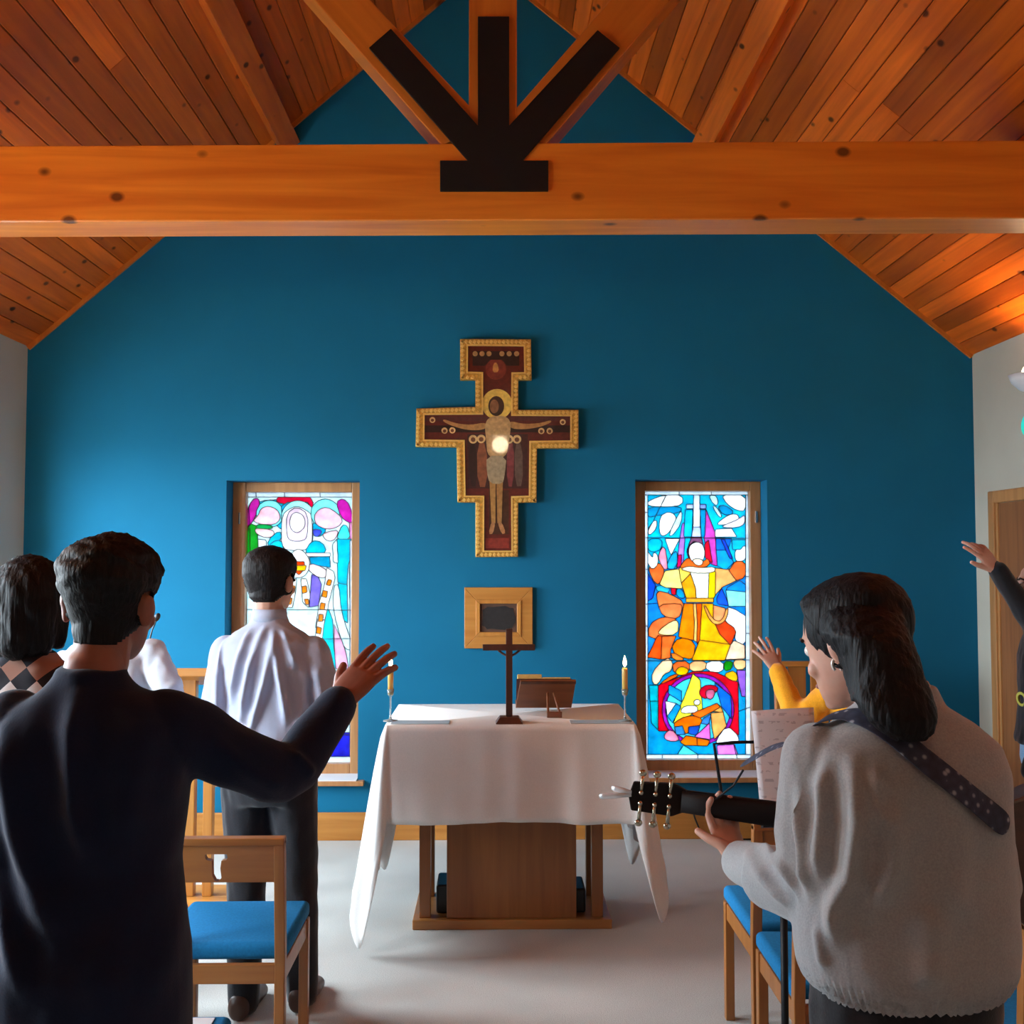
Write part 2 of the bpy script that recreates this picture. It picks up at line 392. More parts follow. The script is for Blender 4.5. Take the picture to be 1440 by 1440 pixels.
def stained(root, rect, layers, cuts, res=2.0, tmin=26):
    x0, x1, y0, y1 = rect
    W = int((x1-x0)*res); H = int((y1-y0)*res)
    xs = x0+(np.arange(W)+.5)/res; ys = y0+(np.arange(H)+.5)/res
    X, Yg = np.meshgrid(xs, ys)
    lab = np.zeros((H, W), np.int32); cols = []
    for li, (c, pts) in enumerate(layers):
        cols.append(c)
        lab[fill(pts, X, Yg)] = li
    base = lab.copy()
    # connected components
    def comps(lab):
        comp = -np.ones((H, W), np.int32); n = 0; sizes = []; colr = []
        L = lab.tolist(); Cc = comp.tolist()
        for i in range(H):
            for j in range(W):
                if Cc[i][j] >= 0: continue
                l = L[i][j]; st = [(i, j)]; Cc[i][j] = n; sz = 0
                while st:
                    a, b_ = st.pop(); sz += 1
                    for u, v in ((a+1, b_), (a-1, b_), (a, b_+1), (a, b_-1)):
                        if 0 <= u < H and 0 <= v < W and Cc[u][v] < 0 and L[u][v] == l: Cc[u][v] = n; st.append((u, v))
                sizes.append(sz); colr.append(int(base[i, j])); n += 1
        return np.array(Cc, np.int32), sizes, colr
    comp, sizes, colr = comps(lab)
    for k, (pa, pb, only) in enumerate(cuts):             # straight cut lines split the panes whose middle lies in 'only'
        s = (pb[0]-pa[0])*(Yg-pa[1])-(pb[1]-pa[1])*(X-pa[0]) > 0
        if only is not None:
            nn = np.bincount(comp.ravel()); mxx = np.bincount(comp.ravel(), X.ravel())/nn; myy = np.bincount(comp.ravel(), Yg.ravel())/nn
            s &= ((mxx > only[0]) & (mxx < only[1]) & (myy > only[2]) & (myy < only[3]))[comp]
        lab = comp*2+s
        if k % 4 == 3 or k == len(cuts)-1: comp, sizes, colr = comps(lab)
        else: _, comp = np.unique(lab.ravel(), return_inverse=True); comp = comp.reshape(H, W).astype(np.int32)
    big = np.array(sizes) >= tmin
    for _ in range(60):                                   # slivers join a neighbour
        bad = ~big[comp]
        if not bad.any(): break
        for sh, ax in ((1, 0), (-1, 0), (1, 1), (-1, 1)):
            r = np.roll(comp, sh, ax); ok = bad & big[r]; comp = np.where(ok, r, comp); bad = ~big[comp]
    # boundary graph on grid vertices, each directed edge has its pane on the left
    pad = -np.ones((H+2, W+2), np.int32); pad[1:-1, 1:-1] = comp
    edges = {}                                            # vertex -> list of (vertex)
    for i, j in zip(*np.nonzero(pad[1:-1, :-1] != pad[1:-1, 1:])):        # vertical edges at column j
        edges.setdefault((j, i), []).append((j, i+1)); edges.setdefault((j, i+1), []).append((j, i))
    for i, j in zip(*np.nonzero(pad[:-1, 1:-1] != pad[1:, 1:-1])):
        edges.setdefault((j, i), []).append((j+1, i)); edges.setdefault((j+1, i), []).append((j, i))
    corners = {(0, 0), (W, 0), (0, H), (W, H)}
    jun = {v for v, e in edges.items() if len(e) != 2} | (corners & set(edges))
    used = set(); chains = []
    def walk(a, b_):
        ch = [a, b_]; used.add((a, b_)); used.add((b_, a))
        while ch[-1] not in jun and ch[-1] != ch[0]:
            nx = [v for v in edges[ch[-1]] if (ch[-1], v) not in used]
            if not nx: break
            used.add((ch[-1], nx[0])); used.add((nx[0], ch[-1])); ch.append(nx[0])
        return ch
    for v in sorted(jun):
        for u in edges[v]:
            if (v, u) not in used: chains.append(walk(v, u))
    for v in sorted(edges):
        for u in edges[v]:
            if (v, u) not in used: chains.append(walk(v, u))
    def sides(a, b_):                                     # labels left and right of the first step (y down)
        (ax, ay), (bx, by) = a, b_
        if ax == bx:
            r, l = pad[min(ay, by)+1, ax], pad[min(ay, by)+1, ax+1]
            return (l, r) if by > ay else (r, l)
        u, d = pad[ay, min(ax, bx)+1], pad[ay+1, min(ax, bx)+1]
        return (u, d) if bx > ax else (d, u)
    def simp(pts, tol):
        if len(pts) < 3: return pts
        a, b_ = np.array(pts[0]), np.array(pts[-1]); P = np.array(pts); d = b_-a; n = np.hypot(*d)
        ds = np.abs(d[0]*(P[:, 1]-a[1])-d[1]*(P[:, 0]-a[0]))/n if n > 1e-6 else np.hypot(P[:, 0]-a[0], P[:, 1]-a[1])
        k = int(ds.argmax())
        if ds[k] < tol: return [pts[0], pts[-1]]
        return simp(pts[:k+1], tol)[:-1]+simp(pts[k:], tol)
    loops = {}; lead = []
    for ch in chains:
        l, r = sides(ch[0], ch[1]); closed = ch[0] == ch[-1]
        outer = l < 0 or r < 0
        P = np.array(ch, float)
        if not outer:
            for _ in range(5):
                Q = P.copy(); Q[1:-1] = .5*P[1:-1]+.25*(P[:-2]+P[2:])
                if closed: Q[0] = Q[-1] = .5*P[0]+.25*(P[1]+P[-2])
                P = Q
        pts = [tuple(p) for p in P]
        if closed:
            h = len(pts)//2; sp = simp(pts[:h+1], .55)[:-1]+simp(pts[h:], .55)
        else: sp = simp(pts, .55)
        if not outer: lead.append(sp)
        for lb, seq in ((l, sp), (r, sp[::-1])):
            if lb >= 0: loops.setdefault(int(lb), []).append(seq)
    def w3(p, dy=0): q = pix(x0+p[0]/res, y0+p[1]/res, GY); return V((q.x, GY+dy, q.z))
    npan = 0
    for lb, segs in loops.items():
        segs = [list(s) for s in segs]; rings = []
        while segs:
            cur = segs.pop()
            while cur[0] != cur[-1]:
                for k, s in enumerate(segs):
                    if s[0] == cur[-1]: cur += segs.pop(k)[1:]; break
                else: break
            ring = cur[:-1] if cur[0] == cur[-1] else cur
            if len(ring) >= 3: rings.append(ring)
        if not rings: continue
        area = lambda g: abs(sum(g[i][0]*g[(i+1) % len(g)][1]-g[(i+1) % len(g)][0]*g[i][1] for i in range(len(g))))
        rings.sort(key=area, reverse=True)
        flat = [p for g in rings for p in g]
        tri = tessellate_polygon([[V((p[0], p[1], 0)) for p in g] for g in rings])
        n = len(flat); vs = [w3(p) for p in flat]+[w3(p, .004) for p in flat]; fs = [tuple(t) for t in tri]+[tuple(i+n for i in t[::-1]) for t in tri]
        off = 0
        for g in rings:
            k = len(g); fs += [(off+i, off+(i+1) % k, n+off+(i+1) % k, n+off+i) for i in range(k)]; off += k
        me = bpy.data.meshes.new('pane'); c0 = V((0, 0, 0))
        for v in vs: c0 += v
        c0 /= len(vs); fs = [f for f in fs if len(set(f)) == len(f)]
        me.from_pydata([tuple(v-c0) for v in vs], [], fs); me.validate()
        me.materials.append(glassmat(cols[colr[lb]]))
        o = bpy.data.objects.new('pane', me); COL.objects.link(o); o.parent = root; o.location = c0-root.location; npan += 1
    mb = MB(); hw = .0034*res*1440/WY/res
    for sp in lead:
        closed = sp[0] == sp[-1]; n = len(sp); vs = []; f = []
        for i, p in enumerate(sp):
            a = sp[i-1] if i else (sp[-2] if closed else p); b_ = sp[i+1] if i < n-1 else (sp[1] if closed else p)
            dx, dy = b_[0]-a[0], b_[1]-a[1]; L = math.hypot(dx, dy) or 1; nx, ny = -dy/L*.0016*236*res, dx/L*.0016*236*res
            for sx, dep in ((1, -.003), (-1, -.003), (-1, .007), (1, .007)): vs.append(w3((p[0]+nx*sx, p[1]+ny*sx), dep))
        for i in range(n-1):
            for k in range(4): f.append((i*4+k, i*4+(k+1) % 4, i*4+4+(k+1) % 4, i*4+4+k))
        mb.add(vs, f)
    mb.build('lead_came', M_lead, root, label='dark lead lines between the panes')
    return npan
def conv(ox, oy, s): return lambda pts: [(ox+x*s, oy+y*s) for x, y in pts]
cA, cB = conv(890, 670, .13889), conv(890, 850, .1736)
cC, cD = conv(310, 660, .15278), conv(390, 780, .2291)
WHT, PALE, CY, CY2, CY3 = (255, 255, 255), (215, 245, 252), (0, 205, 235), (0, 180, 215), (20, 150, 225)
R2 = (904, 1057, 690, 1068)
def rct(a, b, c, d): return [(a, c), (b, c), (b, d), (a, d)]
LR = [(CY, rct(900, 1060, 680, 1080)), ((10, 170, 225), rct(900, 1060, 800, 1080)), (CY2, rct(900, 1060, 925, 1080))]
S = lambda cv, c, pts, k=1: LR.append((c, smooth_closed(cv(pts), k) if k else cv(pts)))
S(cA, CY2, [(145,300),(500,300),(480,370),(260,390),(145,420)])
S(cA, WHT, [(150,250),(300,190),(500,185),(510,290),(330,310),(150,300)])
S(cA, WHT, [(270,400),(370,350),(440,400),(430,480),(330,610),(265,590)], 2)
S(cA, WHT, [(150,520),(240,420),(245,520),(160,610)])
S(cA, PALE, [(440,420),(500,330),(490,480),(400,600),(360,600)])
S(cA, WHT, [(890,180),(1140,180),(1140,350),(1060,350),(950,280)])
S(cA, PALE, [(760,190),(850,190),(865,290),(820,290)])
S(cA, PALE, [(800,300),(840,300),(905,400),(880,425)])
S(cA, CY2, [(850,300),(940,290),(1040,370),(920,400)])
S(cA, WHT, [(830,490),(960,390),(1050,375),(1080,420),(1050,460),(920,490)], 2)
S(cA, (250,235,250), [(1075,430),(1135,380),(1135,480),(1060,520),(890,515),(930,490)])
S(cA, WHT, [(835,535),(1000,525),(1055,612),(825,612)], 0)
S(cA, CY3, [(840,630),(1000,630),(960,745),(840,745)], 0)
S(cA, CY, [(1000,640),(1145,640),(1145,740),(1010,740)], 0)
S(cA, (0,185,240), [(840,745),(960,745),(1020,870),(940,950),(845,900)], 0)
S(cA, (70,120,215), [(890,630),(930,640),(1010,830),(980,830)], 0)
S(cA, CY, [(150,630),(300,630),(290,740),(200,770),(150,740)])
S(cA, (245,180,195), [(255,790),(320,680),(355,900),(330,960),(270,870)])
S(cA, WHT, [(325,630),(475,630),(385,800)], 0)
S(cA, (60,190,225), [(380,800),(455,740),(440,940),(335,935)])
S(cA, (195,160,225), [(500,470),(535,480),(510,900),(440,945),(465,700)], 0)
S(cA, (220,45,140), [(455,800),(492,790),(490,900),(445,930)], 0)
S(cA, (215,120,200), [(740,330),(830,560),(855,910),(770,880),(720,620)], 0)
S(cA, (232,40,95), [(725,690),(765,640),(805,880),(735,830)], 0)
S(cA, CY, [(530,335),(610,335),(597,612),(515,612)], 0)
S(cA, CY2, [(680,335),(738,335),(728,612),(690,612)], 0)
S(cA, (205,215,240), [(540,280),(614,280),(614,328),(540,328)], 0)
S(cA, (165,185,228), [(678,280),(742,280),(742,328),(678,328)], 0)
S(cA, (228,240,255), [(615,165),(675,165),(682,512),(610,512)], 0)
S(cA, (205,212,240), [(610,512),(684,512),(692,612),(595,612)], 0)
S(cA, (172,132,160), [(595,612),(692,612),(715,700),(560,700)], 0)
S(cA, (0,125,215), [(150,980),(230,1100),(205,1230),(150,1260)], 0)
S(cA, (90,205,228), [(230,1095),(385,1125),(350,1195),(240,1165)])
S(cA, CY2, [(440,1130),(500,1140),(540,1240),(440,1220)])
S(cA, (230,50,95), [(385,1125),(440,1130),(430,1205),(388,1190)], 0)
S(cA, (60,135,228), [(845,1235),(900,1130),(975,1312),(860,1290)], 0)
S(cA, (175,242,246), [(940,1150),(1145,1170),(1145,1315),(970,1315)], 0)
S(cA, (0,175,228), [(950,1125),(1080,1050),(1145,1100),(1145,1170),(945,1150)], 0)
S(cA, (240,165,115), [(235,1150),(370,1185),(530,1275),(495,1385),(300,1420),(250,1290)])
S(cA, (236,150,92), [(165,905),(270,865),(328,960),(272,1092),(222,1082),(160,960)])
S(cA, (255,226,165), [(325,955),(485,935),(500,1135),(330,1125),(270,1092)], 0)
S(cA, (255,214,130), [(465,930),(565,895),(590,990),(490,1085)], 0)
S(cA, (250,192,142), [(825,925),(975,945),(1055,1052),(905,1120),(825,1215)], 0)
S(cA, (236,150,92), [(970,950),(1030,865),(1090,845),(1185,930),(1110,1035),(1050,1055)], 0)
S(cA, (246,150,80), [(515,860),(560,815),(620,880),(720,860),(760,820),(785,905),(650,930),(465,935)])
S(cA, (250,188,60), [(585,980),(490,1080),(545,1242),(642,1262),(642,1150)], 0)
S(cA, (255,251,236), [(580,970),(785,970),(772,1245),(642,1252),(635,1130)], 0)
S(cA, (250,220,15), [(770,965),(838,960),(832,1212),(800,1252),(763,1242)], 0)
S(cA, (255,240,216), [(475,940),(560,905),(700,925),(832,912),(832,968),(680,985),(560,962)])
S(cA, WHT, [(112,745),(150,755),(205,835),(202,765),(252,785),(258,885),(200,950),(145,870)])
S(cA, WHT, [(1035,735),(1090,745),(1120,695),(1155,720),(1142,845),(1080,860),(1033,850)])
S(cA, (110,80,110), [(545,720),(615,655),(650,660),(590,760),(580,840),(550,800)])
S(cA, WHT, [(560,720),(620,662),(695,672),(730,740),(722,850),(640,880),(572,835)], 2)
S(cA, (255,236,216), [(590,835),(705,830),(712,895),(640,905)])
# lower half
S(cB, (240,165,118), [(200,0),(380,-10),(405,20),(370,122),(240,97)])
S(cB, (238,158,108), [(128,160),(240,95),(372,118),(362,248),(128,290)])
S(cB, (255,226,182), [(208,210),(320,128),(372,132),(362,247),(208,247)])
S(cB, (240,128,58), [(118,425),(200,250),(238,258),(226,445)], 0)
S(cB, (250,152,92), [(235,258),(352,252),(305,370),(305,432),(228,446)], 0)
S(cB, (250,182,142), [(645,0),(750,30),(742,132),(648,132)], 0)
S(cB, (224,116,58), [(648,130),(742,128),(845,200),(792,328),(700,275)], 0)
S(cB, (250,165,38), [(415,-10),(506,-10),(502,292),(368,262),(388,130)], 0)
S(cB, (244,138,28), [(504,-10),(562,-10),(542,285),(515,325)], 0)
S(cB, (252,196,30), [(560,-10),(652,-10),(652,130),(702,240),(785,322),(540,292)], 0)
S(cB, (240,164,28), [(368,260),(512,302),(490,432),(440,446),(298,372)])
S(cB, (252,196,8), [(540,288),(788,324),(742,458),(478,452)], 0)
S(cB, (246,170,90), [(298,375),(440,448),(330,455)])
S(cB, WHT, [(742,40),(790,15),(955,120),(922,200),(908,335),(818,292),(842,200),(738,132)])
S(cB, (250,216,196), [(818,290),(908,332),(908,440),(748,446),(790,330)], 0)
S(cB, (255,190,130), [(568,10),(592,10),(640,115),(700,142),(738,98),(758,25),(778,38),(752,132),(690,168),(628,142)])
S(cB, (255,212,152), [(488,-10),(512,-10),(522,150),(517,305),(493,292),(498,150)], 0)
S(cA, (255,192,92), [(538,1232),(818,1232),(818,1275),(538,1275)], 0)
S(cB, (222,30,82), [(205,655),(480,545),(650,540),(852,630),(858,1060),(800,1025),(205,1025)], 0)
LR.append(((185,70,195), cB(circ(528, 850, 292))))
LR.append(((120,215,236), cB(circ(528, 850, 262))))
S(cB, (45,150,222), [(660,630),(795,740),(800,930),(720,830)], 0)
S(cB, (60,180,222), [(290,650),(395,700),(395,790),(285,720)], 0)
S(cB, (242,252,255), [(262,780),(352,800),(278,905)], 0)
S(cB, (252,228,112), [(485,560),(545,610),(565,850),(325,965),(420,740)], 0)
S(cB, (60,180,222), [(278,905),(352,800),(390,830),(320,960)], 0)
S(cB, (214,40,92), [(535,690),(600,645),(692,665),(682,705),(600,768),(545,745)])
S(cB, (216,145,172), [(590,690),(672,688),(645,775),(590,755)])
S(cB, (250,190,122), [(680,798),(715,830),(735,875),(640,865)], 0)
S(cB, (246,150,60), [(470,885),(682,798),(705,832),(540,925)], 0)
S(cB, (250,190,132), [(630,880),(732,870),(758,985),(660,1095),(640,1000)], 0)
S(cB, WHT, [(385,855),(420,818),(525,818),(525,875),(400,885)])
S(cB, WHT, [(492,772),(545,768),(545,812),(498,818)])
S(cB, (242,150,20), [(335,955),(430,900),(545,908),(565,962),(440,1065),(335,995)])
S(cB, (100,170,212), [(335,992),(402,980),(425,1055),(350,1055)], 0)
S(cB, (70,130,202), [(450,990),(545,978),(522,1065),(450,1045)], 0)
S(cB, (100,160,212), [(570,920),(635,885),(612,975),(548,962)], 0)
S(cB, (230,152,212), [(498,1072),(622,958),(628,1095)], 0)
S(cB, (244,158,10), [(382,1115),(430,1060),(625,1102),(605,1145),(420,1140)], 0)
S(cB, (242,172,192), [(252,1050),(310,1005),(385,1092),(330,1115),(258,1095)])
S(cB, WHT, [(668,1105),(760,978),(855,1060),(858,1125),(690,1138)])
S(cB, (255,216,190), [(152,545),(270,428),(325,460),(312,542),(250,562),(205,648),(158,648)])
S(cB, (240,150,90), [(318,462),(462,458),(452,562),(330,565)])
S(cB, (250,200,160), [(458,458),(602,458),(592,535),(458,545)])
S(cB, (255,246,236), [(598,458),(738,458),(728,556),(588,535)])
S(cB, (40,172,52), [(735,458),(812,458),(802,525),(738,545)])
S(cB, (250,212,172), [(808,448),(908,438),(914,525),(828,530)])
S(cB, (240,202,20), [(338,545),(380,498),(452,518),(442,565),(370,575)])
S(cB, (246,202,60), [(728,562),(832,528),(855,625),(790,615)])
S(cB, (246,150,60), [(208,648),(330,560),(385,572),(250,638)])
S(cB, (182,142,216), [(840,530),(918,535),(918,745),(880,745),(858,640)], 0)
S(cB, (0,195,205), [(130,655),(205,655),(205,1020),(150,960)], 0)
S(cB, (130,236,246), [(355,1220),(410,1138),(535,1220)], 0)
S(cB, (232,162,226), [(678,1140),(822,1132),(852,1220),(690,1220)], 0)
bcol = (226, 240, 255)
for q in (rct(900, 911, 680, 1080), rct(1048.5, 1060, 680, 1080), rct(900, 1060, 680, 696), rct(900, 1060, 1061, 1080)): LR.append((bcol, q))
cutsR = [((900, 756), (1060, 757), None), ((900, 929), (1060, 928), None), ((900, 850), (1060, 838), (900, 936, 690, 1080)), ((940, 690), (905, 760), (911, 950, 690, 770)),
         ((955, 690), (955, 720), (900, 1060, 690, 697)), ((1000, 690), (1001, 700), (900, 1060, 690, 697)), ((900, 720), (920, 721), (900, 912, 690, 1070)), ((900, 800), (920, 801), (900, 912, 690, 1070)),
         ((900, 880), (920, 881), (900, 912, 690, 1070)), ((900, 985), (920, 986), (900, 926, 690, 1070)), ((1040, 890), (1060, 891), (1048, 1060, 690, 1070)), ((1040, 810), (1060, 811), (1048, 1060, 690, 1070)),
         ((1040, 1000), (1060, 992), (1030, 1060, 690, 1070)), ((930, 1080), (933, 1040), (900, 1060, 1040, 1068)), ((982, 1080), (980, 1040), (900, 1060, 1040, 1068)), ((1030, 1040), (1040, 1080), (1010, 1060, 1040, 1068)), ((900, 1040), (940, 1030), (911, 928, 1000, 1062))]
def stained_window(k, O, rect, layers, cuts, frame, lightside):
    x0, x1, z0, z1 = O
    r = empty('window_%d' % k, ((x0+x1)/2, GY, z0), kind='structure')
    gx0 = max(pix(rect[0], y, GY).x for y in rect[2:])+.002; gx1 = min(pix(rect[1], y, GY).x for y in rect[2:])-.002; gz0, gz1 = pix(700, rect[3], GY).z, pix(700, rect[2], GY).z
    a, b_ = WY+.15, WY+.235
    for nm, lo, hi in (('jamb', (x0, a, z0), (gx0+.004, b_, z1)), ('jamb', (gx1-.004, a, z0), (x1, b_, z1)), ('head', (gx0+.004, a, gz1-.004), (gx1-.004, b_, z1)), ('bottom_rail', (gx0+.004, a, z0), (gx1-.004, b_, gz0+.004))):
        if hi[0]-lo[0] > .004 and hi[2]-lo[2] > .004: MB().box(lo, hi).build(nm, M_frame, r, bevel=.004)
    stained(r, rect, layers, cuts)
    # inner sill board
    MB().box((x0-.04, WY-.045, z0-.028), (x1+.04, WY+.15, z0)).build('sill_board', M_frame, r, bevel=.004)
    MB().box((x0+.004, WY-.035, z0), (x1-.004, WY+.15, z0+.006)).build('sill_top', M_white, r, label='white painted sill surface')
    hx = gx1+.03 if lightside > 0 else gx0-.03
    for zz in (gz0+(gz1-gz0)*.42, gz0+(gz1-gz0)*.9):
        MB().tube([(hx, a-.008, zz-.035), (hx, a-.008, zz+.035)], .007, 8).build('hinge', M_chrome, r)
    return r
stained_window(2, O2, R2, LR, cutsR, None, 1)
# left window
LL = [((222, 246, 250), rct(330, 510, 680, 1080)), ((190, 235, 245), rct(330, 470, 960, 1080)), ((70, 75, 205), rct(420, 510, 1030, 1080))]
S = lambda cv, c, pts, k=1: LL.append((c, smooth_closed(cv(pts), k) if k else cv(pts)))
S(cC, (206,72,182), [(225,570),(232,420),(290,275),(352,262),(362,330),(330,420),(280,505)])
S(cC, (0,200,222), [(350,290),(560,275),(610,380),(600,520),(540,560),(380,330)])
LL.append(((170,240,246), cC(circ(455, 410, 125))))
S(cC, (246,206,212), [(345,430),(370,360),(440,335),(520,365),(555,430),(532,492),(450,515),(290,485)])
S(cC, (20,182,82), [(225,590),(280,500),(335,520),(345,635),(348,800),(225,820)], 0)
S(cC, (40,190,130), [(335,500),(480,515),(480,550),(330,550)])
S(cC, (250,216,216), [(315,540),(400,548),(495,560),(495,612),(420,635),(325,592)])
S(cC, (226,232,236), [(345,640),(420,650),(432,790),(350,790)], 0)
S(cC, (0,200,220), [(430,655),(545,555),(570,640),(450,745)])
S(cC, (226,42,112), [(500,290),(560,228),(640,222),(785,222),(855,290),(850,360),(780,300),(640,300),(570,320)])
S(cC, (0,190,215), [(560,340),(620,300),(800,300),(850,370),(850,700),(800,640),(570,640)], 0)
LL.append(((196,246,250), cC(circ(712, 440, 152))))
S(cC, (255,250,252), [(570,420),(620,372),(700,332),(785,372),(845,420),(845,730),(700,750),(562,730),(562,560)])
S(cC, (236,216,228), [(605,410),(700,340),(808,410),(802,610),(770,660),(640,660),(610,610)])
S(cC, (254,242,240), [(640,430),(700,385),(772,430),(784,520),(740,572),(690,588),(638,540)], 2)
S(cC, (60,215,232), [(435,750),(470,665),(562,648),(580,742),(615,775),(435,775)])
S(cC, (0,200,220), [(843,650),(940,668),(985,765),(850,795),(770,765)])
S(cC, (22,180,206), [(430,800),(630,800),(630,885),(560,885),(430,840)], 0)
S(cC, (22,180,206), [(815,808),(1005,798),(1015,905),(830,872)], 0)
S(cC, WHT, [(430,770),(1015,770),(1015,802),(430,802)], 0)
LL.append(((170,240,246), cC(circ(965, 405, 132))))
S(cC, (0,195,220), [(850,480),(900,520),(990,550),(900,640),(848,560)])
S(cC, (246,206,216), [(858,430),(900,368),(980,345),(1060,388),(1135,470),(1080,535),(980,555),(880,512)])
S(cC, (120,130,216), [(850,545),(945,562),(900,625),(855,612)])
S(cC, (216,82,192), [(1060,300),(1130,265),(1195,330),(1225,485),(1180,495),(1110,440)])
S(cC, (240,182,216), [(1185,490),(1228,490),(1228,640),(1192,640)], 0)
S(cC, (250,216,220), [(928,602),(1000,570),(1092,556),(1060,645),(990,668)])
S(cC, (120,226,236), [(1078,605),(1120,505),(1172,518),(1198,645),(1078,645)])
S(cC, (0,206,222), [(1073,640),(1203,640),(1218,720),(1178,880),(1165,1062),(1080,1042)], 0)
S(cC, (222,242,242), [(1030,690),(1073,640),(1083,865),(1040,855)], 0)
S(cC, (0,210,226), [(1083,1048),(1168,1062),(1172,1420),(1110,1360)], 0)
S(cC, (240,182,226), [(1188,885),(1228,835),(1228,1195),(1188,1185)], 0)
S(cC, (160,146,212), [(838,965),(900,990),(932,1060),(902,1255),(818,1270)], 0)
S(cC, (246,222,222), [(808,880),(860,866),(995,930),(962,1005),(900,992),(808,932)])
S(cC, (240,206,206), [(560,900),(645,878),(655,932),(585,965)])
S(cC, (252,242,228), [(640,1005),(702,1005),(692,1130),(662,1275),(585,1265)], 0)
S(cC, (252,242,228), [(738,1005),(792,1005),(825,1150),(812,1275),(758,1225)], 0)
for q in ([(640,1070),(688,1070),(682,1132),(638,1132)], [(612,1190),(662,1182),(652,1245),(610,1238)], [(745,1080),(792,1070),(798,1132),(755,1142)], [(768,1190),(812,1190),(814,1245),(785,1245)]): S(cC, (236,170,50), q, 0)
S(cC, (255,252,246), [(618,820),(680,748),(720,725),(792,778),(825,850),(802,965),(720,1008),(638,972)], 2)
S(cC, (226,112,30), [(668,848),(772,848),(775,882),(665,882)], 0)
S(cC, (252,206,40), [(658,882),(792,882),(782,932),(668,932)], 0)
S(cC, (240,130,20), [(678,932),(765,932),(720,975)], 0)
S(cC, (252,246,236), [(978,905),(1042,938),(1055,1000),(992,1250),(960,1460),(875,1460),(908,1230),(960,1050)], 0)
S(cD, (252,246,236), [(245,395),(295,400),(275,545),(232,520)], 0)
for q in ([(990,1010),(1028,1020),(1012,1072),(972,1062)], [(943,1112),(988,1120),(978,1182),(932,1172)], [(922,1228),(968,1230),(957,1292),(912,1288)], [(906,1332),(948,1335),(942,1402),(900,1402)]): S(cC, (236,170,50), q, 0)
S(cD, (236,170,50), [(243,440),(272,450),(266,488),(238,482)], 0)
S(cD, (0,216,226), [(310,320),(340,400),(347,560),(358,690),(335,740),(285,650),(275,540),(288,420)], 0)
S(cD, (236,196,216), [(348,425),(392,520),(422,600),(438,700),(358,700),(350,560)], 0)
S(cD, (226,250,250), [(343,190),(378,178),(392,350),(442,500),(464,572),(430,590),(398,542),(343,350)])
for q in (rct(330, 347, 680, 1080), rct(492, 510, 760, 1080), rct(330, 510, 680, 699), rct(330, 510, 1064, 1080)): LL.append((bcol, q))
S(cC, (206,72,182), [(225,570),(232,420),(260,350),(270,500)], 0)
S(cC, (20,182,82), [(225,600),(270,540),(275,810),(225,820)], 0)
cutsL = [((330, 857), (510, 858), (395, 510, 690, 1072)), ((400, 850), (402, 1080), (395, 420, 850, 1080)), ((427, 850), (428, 1080), (415, 440, 850, 1080)), ((330, 899), (510, 898), (330, 510, 690, 1072)), ((330, 940), (510, 944), None), ((330, 990), (510, 985), None),
         ((330, 1030), (510, 1034), None), ((380, 930), (370, 1080), (330, 400, 930, 1080)), ((460, 930), (450, 1080), (440, 480, 930, 1080)), ((360, 690), (361, 720), (330, 510, 690, 700)), ((400, 690), (401, 720), (330, 510, 690, 700)), ((450, 690), (451, 720), (330, 510, 690, 700)), ((330, 790), (350, 791), (330, 348, 780, 1080))]
L2 = (343, 498, 692, 1072)
stained_window(1, O1, L2, LL, cutsL, None, -1)
# ------------------------------------------------------------------ lamps, door, sign
def glow(name, c, st):
    if name in MATS: return MATS[name]
    m, nt, b = nodes(name); MATS[name] = m; nt.nodes.remove(b); e = N(nt, 'ShaderNodeEmission')
    e.inputs['Color'].default_value = (*c, 1); e.inputs['Strength'].default_value = st
    nt.links.new(e.outputs[0], nt.nodes['Material Output'].inputs['Surface']); return m
M_bulb = glow('warm_bulb', (1, .78, .5), 14)
def sconce(p, side, label, en=65, kind='SPOT'):
    r = empty('wall_lamp', p, label=label, cat='lamp', group='uplighter wall lamps')
    mb = MB(); prof = [(.012, -.07), (.06, -.06), (.10, -.02), (.115, .02), (.108, .02), (.09, -.015), (.05, -.045), (.012, -.05)]
    mb.lathe(prof, p, 20); mb.build('bowl', M_white, r, smooth=True)
    MB().ball(V(p)+V((0, 0, .03)), .05).build('bulb', M_bulb, r, smooth=True)
    x = p[0]; xw = XR if side > 0 else XL
    MB().box((min(x, xw), p[1]-.015, p[2]-.065), (max(x, xw), p[1]+.015, p[2]-.045)).build('bracket', M_white, r)
    pl = bpy.data.lights.new('uplight', kind); pl.energy = en; pl.color = (1, .58, .25); pl.shadow_soft_size = .05
    if kind == 'SPOT': pl.spot_size = rad(130); pl.spot_blend = .6
    po = bpy.data.objects.new('uplight', pl); COL.objects.link(po); po.parent = r; po.location = (0, 0, .09); po.rotation_euler = (math.pi, 0, 0)
    return r
sp = pixx(1452, 532, XR-.12)
sconce(sp, 1, 'white bowl uplighter on the cream wall at the right edge of the photo', 16)
sconce(V((XR-.12, 2.2, sp.z)), 1, 'white bowl uplighter on the right wall nearer the photographer')
sconce(V((XL+.12, 2.2, sp.z)), -1, 'white bowl uplighter on the left wall nearer the photographer', 62, 'POINT')
